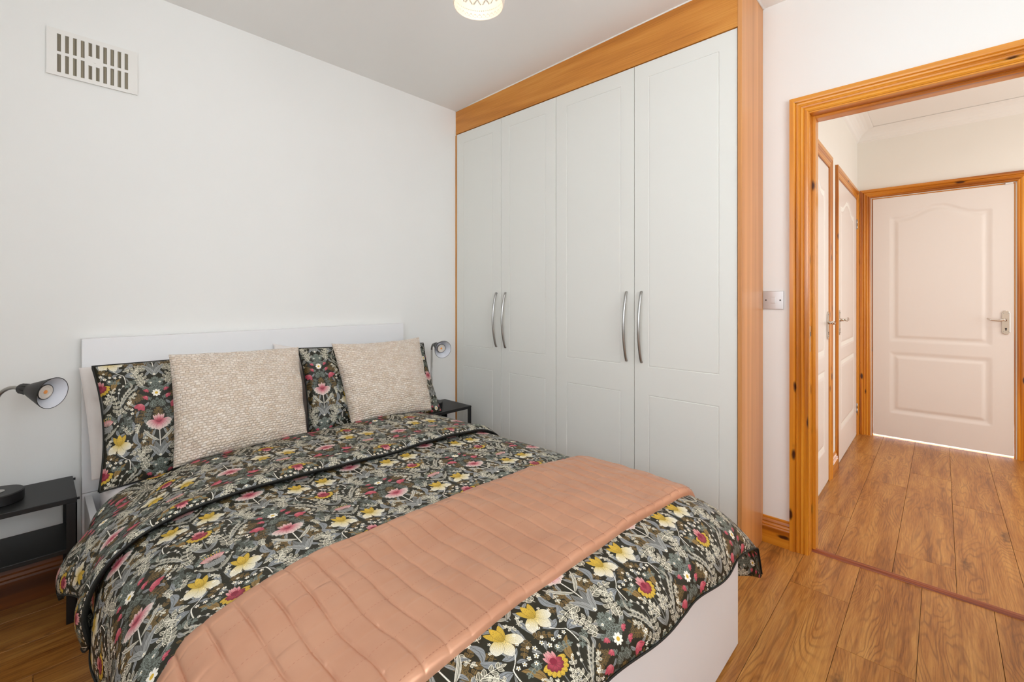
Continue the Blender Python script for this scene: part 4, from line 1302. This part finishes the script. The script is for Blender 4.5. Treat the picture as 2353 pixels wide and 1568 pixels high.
# ------------------------------------------------------------------ READING LAMPS
def lamp(loc, axis, side, label, h=0.345, arc_r=0.055):
    r = thing('reading_lamp', label, 'lamp', loc, 'black bedside reading lamps')
    L = Vector(loc); ax = Vector(axis).normalized(); sd = Vector(side).normalized()
    T = lambda x, y, z: Matrix.Translation(Vector((x, y, z)))
    m = MB().lathe([(0.0, 0.0), (0.066, 0.0), (0.069, 0.003), (0.069, 0.034), (0.066, 0.037), (0.0, 0.037)], 48, T(*loc)); base = make('base', m, M['black_plastic'], r, bevel=0.0)
    make('base_ring', MB().lathe([(0.0, 0.036), (0.021, 0.036), (0.021, 0.0385), (0.0, 0.0385)], 28, T(*loc)), M['steel'], base)
    up = Vector((0, 0, 1))
    top = L + up * h
    make('stem', MB().tube([L + up * 0.036, L + up * 0.15, top], 0.0062, 12), M['nickel'], r)
    pts = [top]
    for t in np.linspace(0.1, 1, 10):
        an = t * PI / 2
        pts.append(top + sd * arc_r * (1 - math.cos(an)) + up * arc_r * math.sin(an) * 1.0)
    end = pts[-1]
    neck = end + ax * 0.030
    pts += [end + ax * 0.012 + sd * 0.002, neck]
    make('gooseneck', MB().tube(pts, 0.0064, 12), M['nickel'], r)
    q = ax.to_track_quat('Z', 'Y').to_matrix().to_4x4(); F = Matrix.Translation(neck - ax * 0.012) @ q
    outer = [(0.0, 0.0), (0.013, 0.001), (0.0165, 0.006), (0.019, 0.034), (0.024, 0.044), (0.0545, 0.118), (0.0545, 0.1195), (0.0525, 0.1195)]
    sh = make('lamp_shade', MB().lathe(outer, 48, F, close=True), M['black_plastic'], r)
    inner = [(0.0525, 0.1192), (0.026, 0.054), (0.024, 0.050), (0.0, 0.050)]
    make('shade_lining', MB().lathe(inner[::-1], 48, F, close=True), M['white_enamel'], sh)
    for k in range(8):
        a_ = k * PI / 4
        p0 = F @ Vector((0.0172 * math.cos(a_), 0.0172 * math.sin(a_), 0.010)); p1 = F @ Vector((0.0195 * math.cos(a_), 0.0195 * math.sin(a_), 0.034))
        make('vent_rib', MB().tube([p0, p1], 0.0014, 5), M['black_metal'], sh)
    bl = make('bulb', MB().lathe([(0.0, 0.050), (0.012, 0.052), (0.0235, 0.080), (0.025, 0.090), (0.024, 0.095), (0.019, 0.0955), (0.017, 0.093), (0.0, 0.093)], 32, F), M['lens'], r)
    make('led_chip', MB().lathe([(0.0, 0.0932), (0.0065, 0.0932), (0.0065, 0.0945), (0.0, 0.0945)], 16, F), M['led'], bl)
    make('bulb_rim', MB().lathe([(0.0245, 0.091), (0.0268, 0.092), (0.0268, 0.094), (0.0245, 0.095)], 32, F, close=True), M['black_plastic'], bl)
    return r, F


l1, F1 = lamp((-0.094, 2.385, 0.447), (0.68, -0.73, -0.14), (0.80, -0.60, 0), 'black cone reading lamp on the left bedside table, head bent right')
# small maker's label inside the shade
m = MB()
pt = lambda a_, z: tuple(F1 @ Vector(((0.0515 - (0.1192 - z) * 0.405 - 0.0008) * math.cos(a_), (0.0515 - (0.1192 - z) * 0.405 - 0.0008) * math.sin(a_), z)))
lamp((1.768, 2.395, 0.447), (-0.22, -0.93, -0.16), (-0.22, -0.93, 0), 'black cone reading lamp on the right bedside table, beside the wardrobe', h=0.375, arc_r=0.04)

# ------------------------------------------------------------------ PENDANT
pc = (1.012, 1.113)
zr = 2.130
zc = ceil_z(pc[0], pc[1])
pd = thing('pendant_light', 'lit white pierced pendant shade hanging from the ceiling', 'pendant light', (pc[0], pc[1], zc))
prof = catmull([(0.0825, 0.0), (0.0855, 0.012), (0.0885, 0.035), (0.0895, 0.07), (0.086, 0.11), (0.078, 0.135), (0.060, 0.152), (0.030, 0.160)], 72)
NS = 216


def hole(i, k):
    c6, c12 = k % 6, k % 12
    if i in (2, 20): return k % 3 == 0
    if i == 7: return c6 == 3
    if i == 8: return c6 in (2, 4)
    if i in (10, 12): return c6 == 0
    if i == 14: return c6 in (2, 4)
    if i == 15: return c6 == 3
    if 27 <= i <= 31: return abs(c12 - 6) in (5 - (i - 27), 4 - (i - 27))
    if i in (36, 44): return k % 3 == 0
    if 39 <= i <= 42: return c12 in (3, 4, 8, 9)
    return False


m = MB()
vid = {}
for i, (r_, z_) in enumerate(prof):
    for k in range(NS):
        a_ = 2 * PI * k / NS
        m.v.append((pc[0] + r_ * math.cos(a_), pc[1] + r_ * math.sin(a_), zr + z_))
for i in range(len(prof) - 1):
    for k in range(NS):
        if hole(i, k): continue
        k2 = (k + 1) % NS
        m.face([i * NS + k, i * NS + k2, (i + 1) * NS + k2, (i + 1) * NS + k], None, True)
make('lamp_shade', m, M['shade'], pd, solid=0.0022)
T = Matrix.Translation(Vector((pc[0], pc[1], zr)))
make('bulb', MB().lathe([(0.0, 0.075), (0.012, 0.077), (0.024, 0.088), (0.028, 0.104), (0.024, 0.122), (0.014, 0.138), (0.013, 0.15), (0.0, 0.15)], 24, T), M['glow'], pd)
make('lamp_holder', MB().lathe([(0.0, 0.150), (0.016, 0.150), (0.018, 0.155), (0.018, 0.185), (0.031, 0.186), (0.031, 0.19), (0.012, 0.194), (0.008, 0.215), (0.0, 0.215)], 24, T), M['cord_white'], pd)
make('cord', MB().tube([(pc[0], pc[1], zr + 0.21), (pc[0], pc[1], zc - 0.03)], 0.0032, 8), M['cord_white'], pd)
make('ceiling_rose', MB().lathe([(0.0, -0.034), (0.012, -0.034), (0.03, -0.028), (0.048, -0.008), (0.05, 0.0), (0.0, 0.0)], 32, Matrix.Translation(Vector((pc[0], pc[1], zc)))), M['cord_white'], pd)
